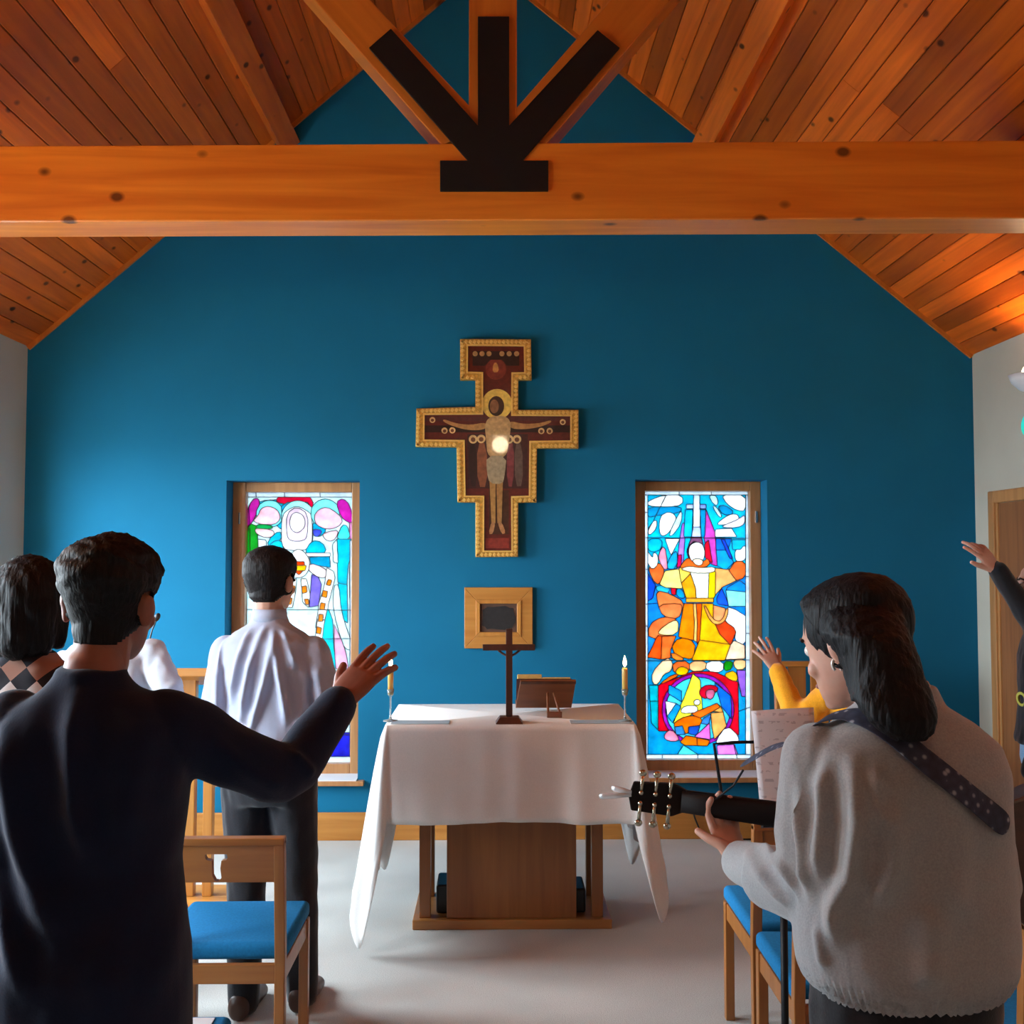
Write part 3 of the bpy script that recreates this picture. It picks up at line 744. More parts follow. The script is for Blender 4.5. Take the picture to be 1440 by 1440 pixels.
# pendant above the photographer, mirrored in the varnished icon
pp = V((.055, -.5, 3.05))
r = empty('pendant_lamp', pp, label='pendant lamp hanging from the ridge above the photographer', cat='lamp')
MB().tube([pp+V((0, 0, .2)), (pp.x, pp.y, ceilz(pp.x)-.02)], .005, 8).build('cord', M_blackp, r)
MB().lathe([(.02, .20), (.06, .185), (.13, .14), (.165, .105), (.162, .100), (.125, .130), (.05, .172)], pp, 20).build('lamp_shade', M_white, r, smooth=True)
MB().ball(pp, .10).build('bulb', glow('pendant_bulb', (1, .76, .50), 30), r, smooth=True)
# door in the right wall
d1 = empty('door_1', (XR, (DR[0]+DR[1])/2, 0), kind='structure')
zt = DR[3]; M_door = wood('door_wood', (.20, .075, .026), (.32, .13, .045), 'Z', .45, .15, vary=.03)
M_arch = wood('architrave_wood', (.38, .17, .055), (.52, .26, .09), 'Z', .45, .15, vary=.05)
MB().box((XR-.03, DR[1]-.07, 0), (XR, DR[1], zt)).build('architrave', M_arch, d1, bevel=.006)
MB().box((XR-.03, DR[0], 0), (XR, DR[0]+.07, zt)).build('architrave', M_arch, d1, bevel=.006)
MB().box((XR-.03, DR[0]+.07, zt-.07), (XR, DR[1]-.07, zt)).build('architrave', M_arch, d1, bevel=.006)
MB().box((XR-.018, DR[1]-.095, 0), (XR, DR[1]-.07, zt-.07)).build('door_stop', M_arch, d1)
MB().box((XR-.012, DR[0]+.07, .004), (XR, DR[1]-.095, zt-.072)).build('door_leaf', M_door, d1)
MB().tube([(XR-.012, DR[0]+.14, 1.02), (XR-.06, DR[0]+.14, 1.02), (XR-.06, DR[0]+.25, 1.02)], .009, 8).build('door_handle', M_chrome, d1)
# green exit sign above the door
gp = pixx(1437, 600, XR-.03)
gs = empty('exit_sign', (XR, gp.y-.15, gp.z), label='small green emergency sign above the doorway at the right edge', cat='sign')
mb = MB(); cy, cz = gp.y-.15, gp.z
mb.prism([(XR-.035, cy+a*math.cos(t), cz+.085*math.sin(t)) for a, t in [(.15, 2*math.pi*k/28) for k in range(28)]], (.034, 0, 0))
mb.build('sign_face', plain('sign_green', (.02, .55, .42), .4, emit=.9), gs)

# ------------------------------------------------------------------ icon cross
CRY = WY-.055
E = conv(560, 450, .24306)
def cw(pts, Y): return [pix(x, y, Y) for x, y in E(pts)]
outer = [(358,110),(768,112),(772,345),(695,347),(694,520),(1043,520),(1043,742),(803,742),(800,1055),(695,1057),(693,1370),(447,1372),(447,1055),(343,1055),(337,735),(100,733),(105,512),(447,502),(446,345),(358,345)]
inner = [(395,140),(735,142),(738,310),(664,312),(662,545),(1005,547),(1005,705),(768,708),(765,1025),(662,1028),(664,1343),(488,1343),(489,1025),(381,1025),(375,703),(142,700),(144,540),(482,537),(482,310),(394,307)]
M_gold = plain('carved_gilt_wood', (.70, .38, .07), .35, .3, noise=.35, nscale=55, bumpst=.5)
M_gold2 = plain('gold_leaf', (.95, .60, .16), .3, .35, noise=.1, nscale=80)
def varn(name, c): return plain(name, c, .28, 0, noise=.25, nscale=45, coat=1.0)
crs = empty('icon_cross', (pix(695, 785, CRY).x, CRY, pix(700, 785, CRY).z), label='large gilt-edged painted cross hanging on the blue wall above the altar', cat='cross')
def poly(name, pts, Y, d, mat, parent, **kw):
    """flat polygon pushed back by d, caps triangulated"""
    P = cw(pts, Y); n = len(P); tri = tessellate_polygon([[V((p.x, p.z, 0)) for p in P]])
    vs = P+[p+V((0, d, 0)) for p in P]
    return mk(name, vs, [tuple(t) for t in tri]+[tuple(i+n for i in t) for t in tri]+[(i, (i+1) % n, n+(i+1) % n, n+i) for i in range(n)], mat, parent, **kw)
poly('board', outer, CRY+.012, WY-CRY-.013, M_gold, crs)
poly('painted_panel', inner, CRY+.008, .006, varn('dark_red_paint', (.11, .012, .008)), crs)
def inset(pts, k):
    out = []; n = len(pts)
    for i in range(n):
        (ax, ay), (bx, by), (cx, cy_) = pts[i-1], pts[i], pts[(i+1) % n]
        d1_ = math.hypot(bx-ax, by-ay); d2_ = math.hypot(cx-bx, cy_-by)
        n1 = (-(by-ay)/d1_, (bx-ax)/d1_); n2 = (-(cy_-by)/d2_, (cx-bx)/d2_)
        out.append((bx+(n1[0]+n2[0])*k, by+(n1[1]+n2[1])*k))
    return out
for i in range(len(outer)):
    j = (i+1) % len(outer)
    P = cw([outer[i], outer[j], inner[j], inner[i]], CRY)
    MB().prism(P, (0, .014, 0)).build('border_strip', M_gold, crs, bevel=.003)
fill_in = inset(inner, -5)
i2 = inset(inner, 9)
for i in range(len(inner)):
    j = (i+1) % len(inner)
    MB().prism(cw([inner[i], inner[j], i2[j], i2[i]], CRY-.003), (0, .012, 0)).build('gold_fillet', M_gold2, crs)
# carved notches along the border, one joined relief
mb = MB()
for i in range(len(outer)):
    a, b_ = V((*outer[i], 0)), V((*outer[(i+1) % len(outer)], 0)); d = b_-a; L = d.length; d.normalize(); nn = V((-d.y, d.x, 0))
    k = int(L/24)
    for q in range(k):
        c = a+d*((q+.5)*L/k)+nn*14
        w_, h_ = d*7+nn*6, nn*8-d*5
        P = cw([((c-w_-h_).x, (c-w_-h_).y), ((c+w_-h_).x, (c+w_-h_).y), ((c+w_+h_).x, (c+w_+h_).y), ((c-w_+h_).x, (c-w_+h_).y)], CRY-.006)
        mb.prism(P, (0, .01, 0))
mb.build('carved_relief', M_gold2, crs, kind='stuff', bevel=.002)
lay = [0]
def pt(name, c, pts, sm=0):
    lay[0] += 1
    if sm: pts = smooth_closed(pts, sm)
    Y = CRY+.0085-.0004*lay[0]/6
    return poly(name, pts, Y-.0008, .004, varn('paint_%02d%02d%02d' % tuple(int(x*99) for x in c), c), crs)
skin_, dk, rd, brn, cream_ = (.46, .22, .07), (.022, .008, .008), (.20, .018, .012), (.16, .05, .02), (.55, .42, .26)
pt('band', dk, [(150,610),(1000,610),(1000,650),(150,650)]); pt('band', (.09,.02,.02), [(150,560),(1000,560),(1000,585),(150,585)])
pt('side_scene', (.05,.012,.012), [(400,660),(750,660),(750,975),(400,975)])
pt('foot_scene', (.06,.02,.01), [(525,985),(640,985),(640,1240),(525,1240)]); pt('foot_band', (.25,.03,.02), [(505,1262),(640,1262),(640,1320),(505,1320)])
pt('roundel', (.19,.03,.02), circ(565, 285, 60, 24)); pt('top_scene', (.03,.012,.012), [(430,180),(700,180),(700,265),(630,265),(600,230),(535,230),(500,265),(430,265)])
pt('figure', (.5,.22,.06), [(550,250),(572,245),(585,300),(545,305)], 1)
for x in (445, 485, 525, 600, 642, 685): pt('halo', (.45,.25,.10), circ(x, 195, 15, 12))
for q, c in (([(408,712),(452,712),(458,962),(414,962)], dk), ([(455,712),(512,712),(516,966),(460,966)], (.24,.07,.03)), ([(628,712),(672,712),(666,966),(630,962)], (.20,.035,.04)), ([(672,712),(718,712),(722,962),(676,962)], (.13,.08,.06))): pt('robe', c, q, 1)
for x, y, rr in ((433,690,25),(480,688,25),(642,690,25),(687,690,25),(198,578,17),(268,640,18),(313,638,18),(828,642,18),(876,642,18),(952,590,17)):
    pt('halo', (.75,.48,.2), circ(x, y, rr, 16)); pt('face', brn, circ(x, y+2, rr*.55, 12))
pt('halo', (.85,.52,.10), circ(572, 487, 88, 32))
pt('arm', skin_, [(510,590),(420,608),(330,598),(262,572),(258,588),(330,620),(420,640),(512,632)], 2)
pt('arm', skin_, [(642,582),(720,602),(820,598),(882,578),(888,592),(820,620),(720,634),(642,626)], 2)
pt('leg', (.42,.20,.055), [(528,930),(564,930),(562,1176),(540,1176)]); pt('leg', (.36,.17,.05), [(568,930),(606,930),(598,1176),(574,1176)])
pt('foot', (.42,.18,.07), [(538,1168),(562,1168),(550,1236),(522,1240)], 1); pt('foot', (.42,.18,.07), [(574,1168),(598,1168),(624,1232),(598,1240)], 1)
pt('torso', (.55,.32,.13), [(500,600),(530,558),(615,552),(655,588),(642,700),(624,800),(518,800),(508,690)], 2)
pt('cloth', (.36,.27,.16), [(510,785),(628,785),(616,900),(604,950),(528,945),(512,880)], 1)
pt('hair', (.05,.02,.01), circ(567, 498, 46, 24, ry=58)); pt('face', (.28,.12,.055), circ(556, 500, 26, 20, ry=40))

# framed plaque ------------------------------------------------------
plq = empty('framed_plaque', pix(700, 911, WY-.03), label='square oak frame with small dark panel hanging below the big cross', cat='frame')
def fr_ring(o, i, Y, d, mat, name, parent, bev=.003):
    O_ = [(o[0],o[2]),(o[1],o[2]),(o[1],o[3]),(o[0],o[3])]; I_ = [(i[0],i[2]),(i[1],i[2]),(i[1],i[3]),(i[0],i[3])]
    for k in range(4):
        j = (k+1) % 4
        MB().prism([pix(*O_[k], Y), pix(*O_[j], Y), pix(*I_[j], Y), pix(*I_[k], Y)], (0, d, 0)).build(name, mat, parent, bevel=bev)
fr_ring((653,749,826,912), (670,732,844,894), WY-.03, .029, M_oakx, 'frame_side', plq)
fr_ring((669,733,843,895), (675,727,849,889), WY-.036, .02, M_oak, 'inner_moulding', plq)
mb = MB(); mb.prism([pix(x, y, WY-.02) for x, y in ((670,844),(732,844),(732,894),(670,894))], (0, .018, 0)); mb.build('backing', plain('brown_leather', (.10, .045, .025), .6, noise=.3, nscale=12), plq)
mb = MB(); bl_ = [(701+23*math.copysign(abs(math.cos(t))**.5, math.cos(t))*(1+.05*math.sin(7*t+1)), 869+16*math.copysign(abs(math.sin(t))**.5, math.sin(t))*(1+.06*math.cos(9*t))) for t in [2*math.pi*k/36 for k in range(36)]]
mb.prism([pix(x, y, WY-.024) for x, y in bl_], (0, .006, 0)); mb.build('dark_picture', plain('charred_black', (.012, .009, .009), .6, noise=.4, nscale=40, bumpst=.4), plq)

# ------------------------------------------------------------------ altar
AZ = .93
AX0, AX1 = -.472, .602; AY0, AY1 = 4.42, 5.06
M_alt = wood('altar_oak', (.23, .072, .014), (.34, .118, .026), 'Z', .4, .25, vary=.05)
M_altx = wood('altar_oak_x', (.32, .115, .026), (.45, .18, .045), 'X', .4, .25, vary=.05)
TYa = 4.63
alt = empty('altar_table', ((AX0+AX1)/2, 4.75, 0), label='oak altar table with central panel and flat base under a white cloth', cat='table')
tx = lambda px: pix(px, 1200, TYa).x
MB().box((AX0+.01, AY0+.015, AZ-.045), (AX1-.01, AY1-.015, AZ-.003)).build('table_top', M_altx, alt, bevel=.004)
bp0, bp1 = pixz(582, 1298, 0).x, pixz(858, 1298, 0).x
MB().box((bp0, TYa, 0), (bp1, 5.02, .042)).build('base_plate', M_altx, alt, bevel=.004)
for (a, b_) in ((589, 605), (833, 849)):
    for yy in (TYa+.03, 4.95): MB().box((tx(a), yy, .042), (tx(b_), yy+.05, AZ-.045)).build('leg', M_alt, alt, bevel=.003)
MB().box((tx(628), TYa+.02, .042), (tx(811), TYa+.06, AZ-.045)).build('front_panel', M_alt, alt, bevel=.003)
MB().box((tx(645), TYa+.06, .042), (tx(795), 4.9, AZ-.045)).build('pedestal', M_alt, alt)
MB().box((tx(612), TYa+.085, .0425), (tx(641), TYa+.28, .17)).build('storage_case', M_blackp, bevel=.01, label='low black case under the altar beside its left leg', cat='case') 
MB().box((tx(799), TYa+.085, .0425), (tx(826), TYa+.28, .15)).build('storage_case', M_blackp, bevel=.01, label='low black case under the altar beside its right leg', cat='case')
# cloth
def altar_cloth():
    seq = []                                   # (x, y, nx, ny, drop, flare, phase)
    rc = .012; x0, x1, y0, y1 = AX0, AX1, AY0, AY1
    def edge(a, b_, n, nrm, drop, flare):
        for i in range(n): t = i/(n-1); p = V(a).lerp(V(b_), t); seq.append((p.x, p.y, nrm[0], nrm[1], drop(t), flare(t)))
    def corner(cx, cy_, a0, da, d0, dt, d1_, f0, ft, f1, n=15):
        for i in range(1, n):
            t = i/n; a = rad(a0+da*t); g = math.sin(math.pi*t)
            dd = (d0*(1-t)+d1_*t)*(1-g**1.4)+dt*g**1.4; ff = (f0*(1-t)+f1*t)*(1-g)+ft*g
            ff += .018*math.sin(t*math.pi*3)
            seq.append((cx+rc*math.cos(a), cy_+rc*math.sin(a), math.cos(a), math.sin(a), dd, ff))
    F, Sd = .405, .74
    edge((x0+rc, y0, 0), (x1-rc, y0, 0), 60, (0, -1), lambda t: F+.006*math.sin(9*t), lambda t: .03+.013*math.sin(t*26)*max(0, min(1, 2.2*t-.75))+.003*math.sin(t*51))
    corner(x1-rc, y0+rc, -90, 90, F, .80, Sd*.8, .03, .15, .06)
    edge((x1, y0+rc, 0), (x1, y1-rc, 0), 24, (1, 0), lambda t: Sd*.8, lambda t: .05+.014*math.sin(t*17))
    corner(x1-rc, y1-rc, 0, 90, Sd*.8, .8, F, .06, .12, .03)
    edge((x1-rc, y1, 0), (x0+rc, y1, 0), 30, (0, 1), lambda t: F, lambda t: .03+.01*math.sin(t*22))
    corner(x0+rc, y1-rc, 90, 90, F, .82, Sd, .03, .12, .08)
    edge((x0, y1-rc, 0), (x0, y0+rc, 0), 24, (-1, 0), lambda t: Sd, lambda t: .08+.016*math.sin(t*17))
    corner(x0+rc, y0+rc, 180, 90, Sd, .90, F, .10, .15, .03)
    n = len(seq); vs = []; fs = []; K = 16
    for k in range(K+1):
        t = k/K
        for i, (x, y, nx, ny, d_, f_) in enumerate(seq):
            e = f_*(t**.85)
            z = AZ+.004-d_*t
            if k == 0: z = AZ+.004
            # hem crease
            e += .004*math.exp(-((t-.88)/.03)**2)
            vs.append((x+nx*(.006*(t > 0)+e), y+ny*(.006*(t > 0)+e), z))
    for k in range(K):
        for i in range(n): j = (i+1) % n; fs.append((k*n+i, k*n+j, (k+1)*n+j, (k+1)*n+i))
    vs.append(((AX0+AX1)/2, (AY0+AY1)/2, AZ+.004))
    for i in range(n): fs.append((i, (i+1) % n, len(vs)-1))
    o = mk('altar_cloth', vs, fs, plain('white_linen', (.78, .745, .72), .85, noise=.04, nscale=200, bumpst=.12, sheen=.2), smooth=True, label='white cloth draped over the altar with long pointed corners', cat='tablecloth')
    s = o.modifiers.new('solid', 'SOLIDIFY'); s.thickness = .002; s.offset = 1
    return o
altar_cloth()
TZ = AZ+.0065
# candles
M_wax = plain('yellow_wax', (.78, .52, .13), .45, noise=.05); M_wax.node_tree.nodes['Principled BSDF'].inputs['Subsurface Weight'].default_value = .3
M_glass = plain('holder_glass', (.75, .85, .85), .08); M_glass.node_tree.nodes['Principled BSDF'].inputs['Transmission Weight'].default_value = .75
for px, side in ((549, 'left'), (879, 'right')):
    c = pixz(px, 1014, TZ); c.z = TZ
    r = empty('candle', c, label='lit yellow candle in a slim glass holder at the %s end of the altar' % side, cat='candle', group='altar candles')
    MB().lathe([(.032, 0), (.032, .004), (.008, .008), (.004, .02), (.004, .105), (.012, .115), (.016, .14), (.0155, .14), (.012, .125)], c, 18).build('candle_holder', M_glass, r, smooth=True)
    wx = MB().lathe([(.012, .116), (.0125, .225), (.010, .232), (.003, .229)], c, 16).build('wax_candle', M_wax, r, smooth=True)
    MB().tube([c+V((0, 0, .228)), c+V((.001, 0, .24))], .0012, 6).build('wick', M_blackp, wx)
    MB().lathe([(.001, .236), (.006, .243), (.0085, .253), (.006, .268), (.001, .285)], c, 14).build('flame', glow('flame', (1, .72, .32), 30), wx, smooth=True)
    pl = bpy.data.lights.new('candle_light', 'POINT'); pl.energy = .8; pl.color = (1, .6, .28); pl.shadow_soft_size = .012
    po = bpy.data.objects.new('candle_light', pl); COL.objects.link(po); po.parent = r; po.location = (0, 0, .31)
# glass trays
M_tray = plain('frosted_glass', (.50, .56, .58), .25)
for x0, x1, side in ((AX0+.02, -.20, 'left'), (.325, AX1-.02, 'right')):
    cx = -.445 if side == 'left' else .565
    mb = MB().box((x0, AY0+.025, TZ), (x1, AY0+.115, TZ+.003)); mb.build('glass_mat', M_tray, bevel=.001, label='flat frosted glass mat on the %s front corner of the altar' % side, cat='mat', group='glass mats on the altar')
# standing cross
c = pixz(716, 1016, TZ); c.z = TZ; r = empty('standing_cross', c, label='dark wooden standing cross with stepped base on the altar front', cat='cross')
u = c.y/1440.0
mb = MB(); mb.hexa([(c.x-19*u, c.y-.05, TZ), (c.x+19*u, c.y-.05, TZ), (c.x+19*u, c.y+.05, TZ), (c.x-19*u, c.y+.05, TZ)], [(c.x-13*u, c.y-.03, TZ+.027), (c.x+13*u, c.y-.03, TZ+.027), (c.x+13*u, c.y+.03, TZ+.027), (c.x-13*u, c.y+.03, TZ+.027)])
mb.build('base', M_dark, r, bevel=.002)
MB().box((c.x-4.6*u, c.y-.012, TZ+.027), (c.x+4.6*u, c.y+.012, TZ+.405)).build('upright', M_dark, r, bevel=.002)
MB().box((c.x-37*u, c.y-.013, TZ+.312), (c.x+36*u, c.y+.011, TZ+.338)).build('crossbar', M_dark, r, bevel=.002)
for s in (-1, 1): MB().tube([(c.x+s*4*u, c.y, TZ+.29), (c.x+s*9*u, c.y+.006, TZ+.297), (c.x+s*15*u, c.y+.006, TZ+.312)], .005, 8).build('curved_brace', M_dark, r)
# book stand with open book
by0, by1 = 4.83, 4.70; bz0, bz1 = TZ+.012, TZ+.152
r = empty('book_stand', (pix(765, 1000, by0).x, 4.75, TZ), label='wooden tilted book stand seen from behind on the altar', cat='book stand')
M_std = wood('stand_wood', (.16, .05, .02), (.25, .085, .032), 'X', .4, .25, vary=.03)
bl2, br2 = pix(722, 1000, by0).x, pix(799, 998, by0).x; tl2, tr2 = pix(735, 961, by1).x, pix(811, 958, by1).x
bl2 = (bl2+tl2)/2-.01; tl2 = bl2+.02; br2 = (br2+tr2)/2; tr2 = br2+.012
slope = V((0, by1-by0, bz1-bz0)).normalized(); nrm = V((0, slope.z, -slope.y))
A = [V((bl2, by0, bz0)), V((br2, by0, bz0)), V((tr2, by1, bz1)), V((tl2, by1, bz1))]
MB().prism(A, nrm*.012).build('board', M_std, r, bevel=.002)
MB().prism([A[0]+nrm*.012, A[1]+nrm*.012, A[1]+nrm*.012+slope*.012, A[0]+nrm*.012+slope*.012], nrm*.03).build('ledge', M_std, r, bevel=.002)
MB().prism([A[3]-slope*.015, A[2]-slope*.015, A[2]+slope*.002, A[3]+slope*.002], -nrm*.004).build('top_edge', M_dark, r)
px_ = pix(780, 1000, 4.6).x
for dx in (-.028, .028): MB().tube([(px_-.01+dx*.5, by1+.045, bz1-.06), (px_+dx, 4.62, TZ+.006)], .006, 6).build('prop_leg', M_std, r)
MB().box((px_-.034, 4.612, TZ), (px_+.034, 4.628, TZ+.026)).build('prop_bar', M_std, r, bevel=.002)
bk = empty('open_book', A[0]+nrm*.014, label='open book with golden page edges resting on the book stand', cat='book')
mid = (bl2+br2)/2
for x0, x1, th in ((bl2+.006, mid-.012, .032), (mid-.012, br2-.012, .014)):
    q0 = A[0]+nrm*.014+slope*.014; q0.x = 0
    P = [q0+V((x0, 0, 0)), q0+V((x1, 0, 0)), q0+V((x1, 0, 0))+slope*.175, q0+V((x0, 0, 0))+slope*.175]
    MB().prism(P, nrm*th).build('page_block', plain('gilt_pages', (.66, .43, .13), .5, noise=.1, nscale=60), bk, bevel=.004)
q0 = A[0]+nrm*.0135+slope*.013; q0.x = 0
MB().prism([q0+V((bl2+.002, 0, 0)), q0+V((br2-.008, 0, 0)), q0+V((br2-.008, 0, 0))+slope*.178, q0+V((bl2+.002, 0, 0))+slope*.178], nrm*.002).build('cover', plain('book_cover', (.08, .02, .02), .5), bk)
# ------------------------------------------------------------------ chairs
M_seat = plain('blue_seat_fabric', (.012, .19, .44), .85, noise=.12, nscale=120, bumpst=.25, spec=.2)
M_ch = wood('chair_beech', (.29, .098, .019), (.43, .165, .036), 'Z', .4, .2, vary=.08)
M_chx = wood('chair_beech_x', (.29, .098, .019), (.43, .165, .036), 'X', .4, .2, vary=.08)
def make_chair():
    r = empty('chapel_chair')
    hw, yb, yf = .19, -.20, .19; t = .016
    for s in (-1, 1):
        x = s*hw
        mb = MB(); sec = lambda yc, z: [(x-t, yc-t, z), (x+t, yc-t, z), (x+t, yc+t, z), (x-t, yc+t, z)]
        lo, mi, hi = sec(yb-.01, 0), sec(yb, .42), sec(yb-.03, .795)
        v = lo+mi+hi; f = [(3, 2, 1, 0), (8, 9, 10, 11)]
        for k in range(2): f += [(4*k+i, 4*k+(i+1) % 4, 4*k+4+(i+1) % 4, 4*k+4+i) for i in range(4)]
        mb.add(v, f).build('back_leg', M_ch, r, world=False, bevel=.003)
        MB().box((x-t, yf-t, 0), (x+t, yf+t, .415)).build('front_leg', M_ch, r, world=False, bevel=.003)
        MB().box((x-.011, yb+t, .355), (x+.011, yf-t, .412)).build('side_rail', M_ch, r, world=False, bevel=.002)
    for y in (yb, yf): MB().box((-hw+t, y-.011, .355), (hw-t, y+.011, .412)).build('cross_rail', M_chx, r, world=False, bevel=.002)
    # upholstered seat
    mb = MB(); n = 8
    mb.box((-.205, yb+.018, .413), (.205, yf+.03, .468)); o = mb.build('seat', M_seat, r, world=False, bevel=.02, seg=4, smooth=True)
    # top rail with a T-shaped cut-out
    z0, z1 = .668, .782; y = yb-.024
    outl = [(-hw+t, z0), (hw-t, z0), (hw-t, z1), (-hw+t, z1)]
    cz = .722
    hole = [(-.029, cz+.028), (.029, cz+.028), (.031, cz+.018), (.027, cz+.012), (.014, cz+.010), (.011, cz-.01), (.014, cz-.036), (.006, cz-.046), (-.004, cz-.044), (-.011, cz-.03), (-.012, cz+.010), (-.027, cz+.013), (-.031, cz+.02)]
    hole = [(a*1.12, cz+(b_-cz)*1.12) for a, b_ in hole]
    tri = tessellate_polygon([[V((a, b_, 0)) for a, b_ in outl], [V((a, b_, 0)) for a, b_ in hole]])
    P = outl+hole; n = len(P); v = [(a, y-.011-(b_-z0)*.06, b_) for a, b_ in P]+[(a, y+.011-(b_-z0)*.06, b_) for a, b_ in P]
    f = [tuple(q) for q in tri]+[tuple(i+n for i in q) for q in tri]
    for a, k in ((0, 4), (4, len(hole))): f += [(a+i, a+(i+1) % k, n+a+(i+1) % k, n+a+i) for i in range(k)]
    tr_ = mk('top_rail', v, f, M_chx, r, world=False, label='wide top rail with T-shaped cut-out')
    MB().box((-hw-t, y-.024, z1-.003), (hw+t, y+.014, z1+.020)).build('rail_cap', M_chx, tr_, world=False, bevel=.003)
    return r
ch0 = make_chair(); CH = []
spots = [(-.846, 3.40, 0, 'blue-seated wooden chair with T cut-out, just behind the man in white shirt'),
         (-1.262, 3.40, 1, 'blue-seated wooden chair left of the T cut-out chair, half hidden by the navy man'),
         (-.885, 2.505, 0, 'blue-seated wooden chair at the bottom edge holding a white paper, beside the navy man'),
         (1.03, 3.545, 0, 'blue-seated wooden chair at right with front leg on open floor, nearest the altar'),
         (1.03, 3.085, 0, 'blue-seated wooden chair behind the music stand pole, left of the guitarist'),
         (1.44, 2.655, 0, 'blue-seated wooden chair in the bottom right corner beyond the guitarist')]
for i, (x, y, a, lb) in enumerate(spots):
    o = ch0 if i == 0 else copy_tree(ch0)
    o.location = (x, y, 0); o.rotation_euler.z = rad(a*.6); tag(o, lb, 'chair', 'blue-seated chapel chairs'); CH.append(o)
# paper on the near chair
mb = MB(); mb.box((-.93, 2.46, .4685), (-.72, 2.70, .4705)); mb.build('paper_sheet', plain('paper', (.82, .82, .84), .7), label='white sheet of paper lying on the near blue chair seat', cat='paper')
# high-backed chair by the altar wall
hx0, hx1, hy0, hy1 = 1.60, 2.12, 5.45, 5.90
r = empty('presider_chair', ((hx0+hx1)/2, (hy0+hy1)/2, 0), label='high-backed wooden chair against the blue wall right of the window', cat='chair')
for x in (hx0, hx1-.05):
    MB().box((x, hy1-.05, 0), (x+.05, hy1, 1.03)).build('back_post', M_oak, r, bevel=.004)
    MB().box((x, hy0, 0), (x+.05, hy0+.05, .62)).build('front_leg', M_oak, r, bevel=.004)
    MB().box((x, hy0, .62), (x+.05, hy1-.05, .65)).build('armrest', M_oak, r, bevel=.004)
MB().box((hx0, hy1-.045, 1.03), (hx1, hy1-.005, 1.06)).build('top_rail', M_oakx, r, bevel=.004)
MB().box((hx0+.05, hy1-.04, .48), (hx1-.05, hy1-.01, .54)).build('lower_rail', M_oakx, r, bevel=.004)
for k in range(3):
    a = hx0+.075+k*.128; MB().box((a, hy1-.035, .54), (a+.10, hy1-.015, 1.03)).build('back_slat', M_oak, r, bevel=.003)
MB().box((hx0+.05, hy0+.02, .42), (hx1-.05, hy1-.05, .48)).build('seat', M_seat, r, bevel=.02)
# lectern
LY = 5.0
lx = lambda px: pix(px, 1000, LY).x
lz = pix(265, 940, LY).z
r = empty('lectern', (lx(275), LY, 0), label='oak lectern with reading desk, two uprights and gooseneck microphone', cat='lectern')
MB().prism([(lx(195), LY-.17, lz+.02), (lx(345), LY-.17, lz+.02), (lx(345), LY+.17, lz-.06), (lx(195), LY+.17, lz-.06)], (0, 0, -.04)).build('desk', M_oakx, r, bevel=.004)
MB().box((lx(252), LY-.025, .04), (lx(277), LY+.025, lz-.045)).build('upright', M_oak, r, bevel=.004)
MB().box((lx(289), LY-.025, .04), (lx(302), LY+.025, lz-.045)).build('upright', M_oak, r, bevel=.004)
MB().box((lx(225), LY-.16, 0), (lx(342), LY+.16, .04)).build('base', M_oakx, r, bevel=.004)
g = [pix(207, 935, LY), pix(209, 905, LY), pix(214, 886, LY), pix(219, 874, LY)]
gn = MB().tube(g, .004, 8).build('gooseneck', M_blackp, r)
mc = pix(221, 868, LY); MB().ball(mc, (.014, .014, .022), M=Matrix.Rotation(rad(25), 3, 'Y')).build('microphone', M_blackp, gn, smooth=True)
# music stand with sheet
SY = 2.76; sx = pix(1103, 1350, SY).x
r = empty('music_stand', (sx, SY, 0), label='black music stand in front of the guitarist', cat='music stand')
zt = pix(1103, 1130, SY).z
MB().tube([(sx, SY, .06), (sx, SY, .78)], .010, 10).build('lower_pole', M_black, r, smooth=True)
MB().tube([(sx, SY, .72), (sx, SY, zt)], .007, 10).build('upper_pole', M_black, r, smooth=True)
cc = MB().lathe([(.012, .70), (.017, .71), (.017, .765), (.012, .775)], (sx, SY, 0), 14).build('clamp_collar', M_blackp, r)
MB().ball((sx-.018, SY-.006, .735), .006, 8, 6).build('red_button', plain('red_plastic', (.5, .02, .02), .4), cc)
for k in range(3):
    a = rad(100+120*k); MB().tube([(sx, SY, .30), (sx+.24*math.cos(a), SY+.24*math.sin(a), .012)], .007, 8).build('tripod_leg', M_black, r)
q = [pix(1056, 1000, SY+.07), pix(1144, 995, SY+.07), pix(1150, 1158, SY-.03), pix(1071, 1160, SY-.03)]
nq = (q[1]-q[0]).cross(q[3]-q[0]).normalized(); nq = nq if nq.y > 0 else -nq
MB().prism([p+nq*.006 for p in (q[0].lerp(q[2], .06), q[1].lerp(q[3], .06), q[2], q[3])], nq*.006).build('desk', M_black, r)
MB().prism([q[3]+nq*.006, q[2]+nq*.006, q[2]-nq*.02, q[3]-nq*.02], V((0, 0, -.008))).build('ledge', M_black, r)
MB().tube([pix(1018, 1140, SY+.03), pix(1011, 1092, SY+.03), pix(1004, 1046, SY+.03), pix(1030, 1044, SY+.04), pix(1085, 1043, SY+.06)], .0045, 8).build('side_arm', M_black, r)
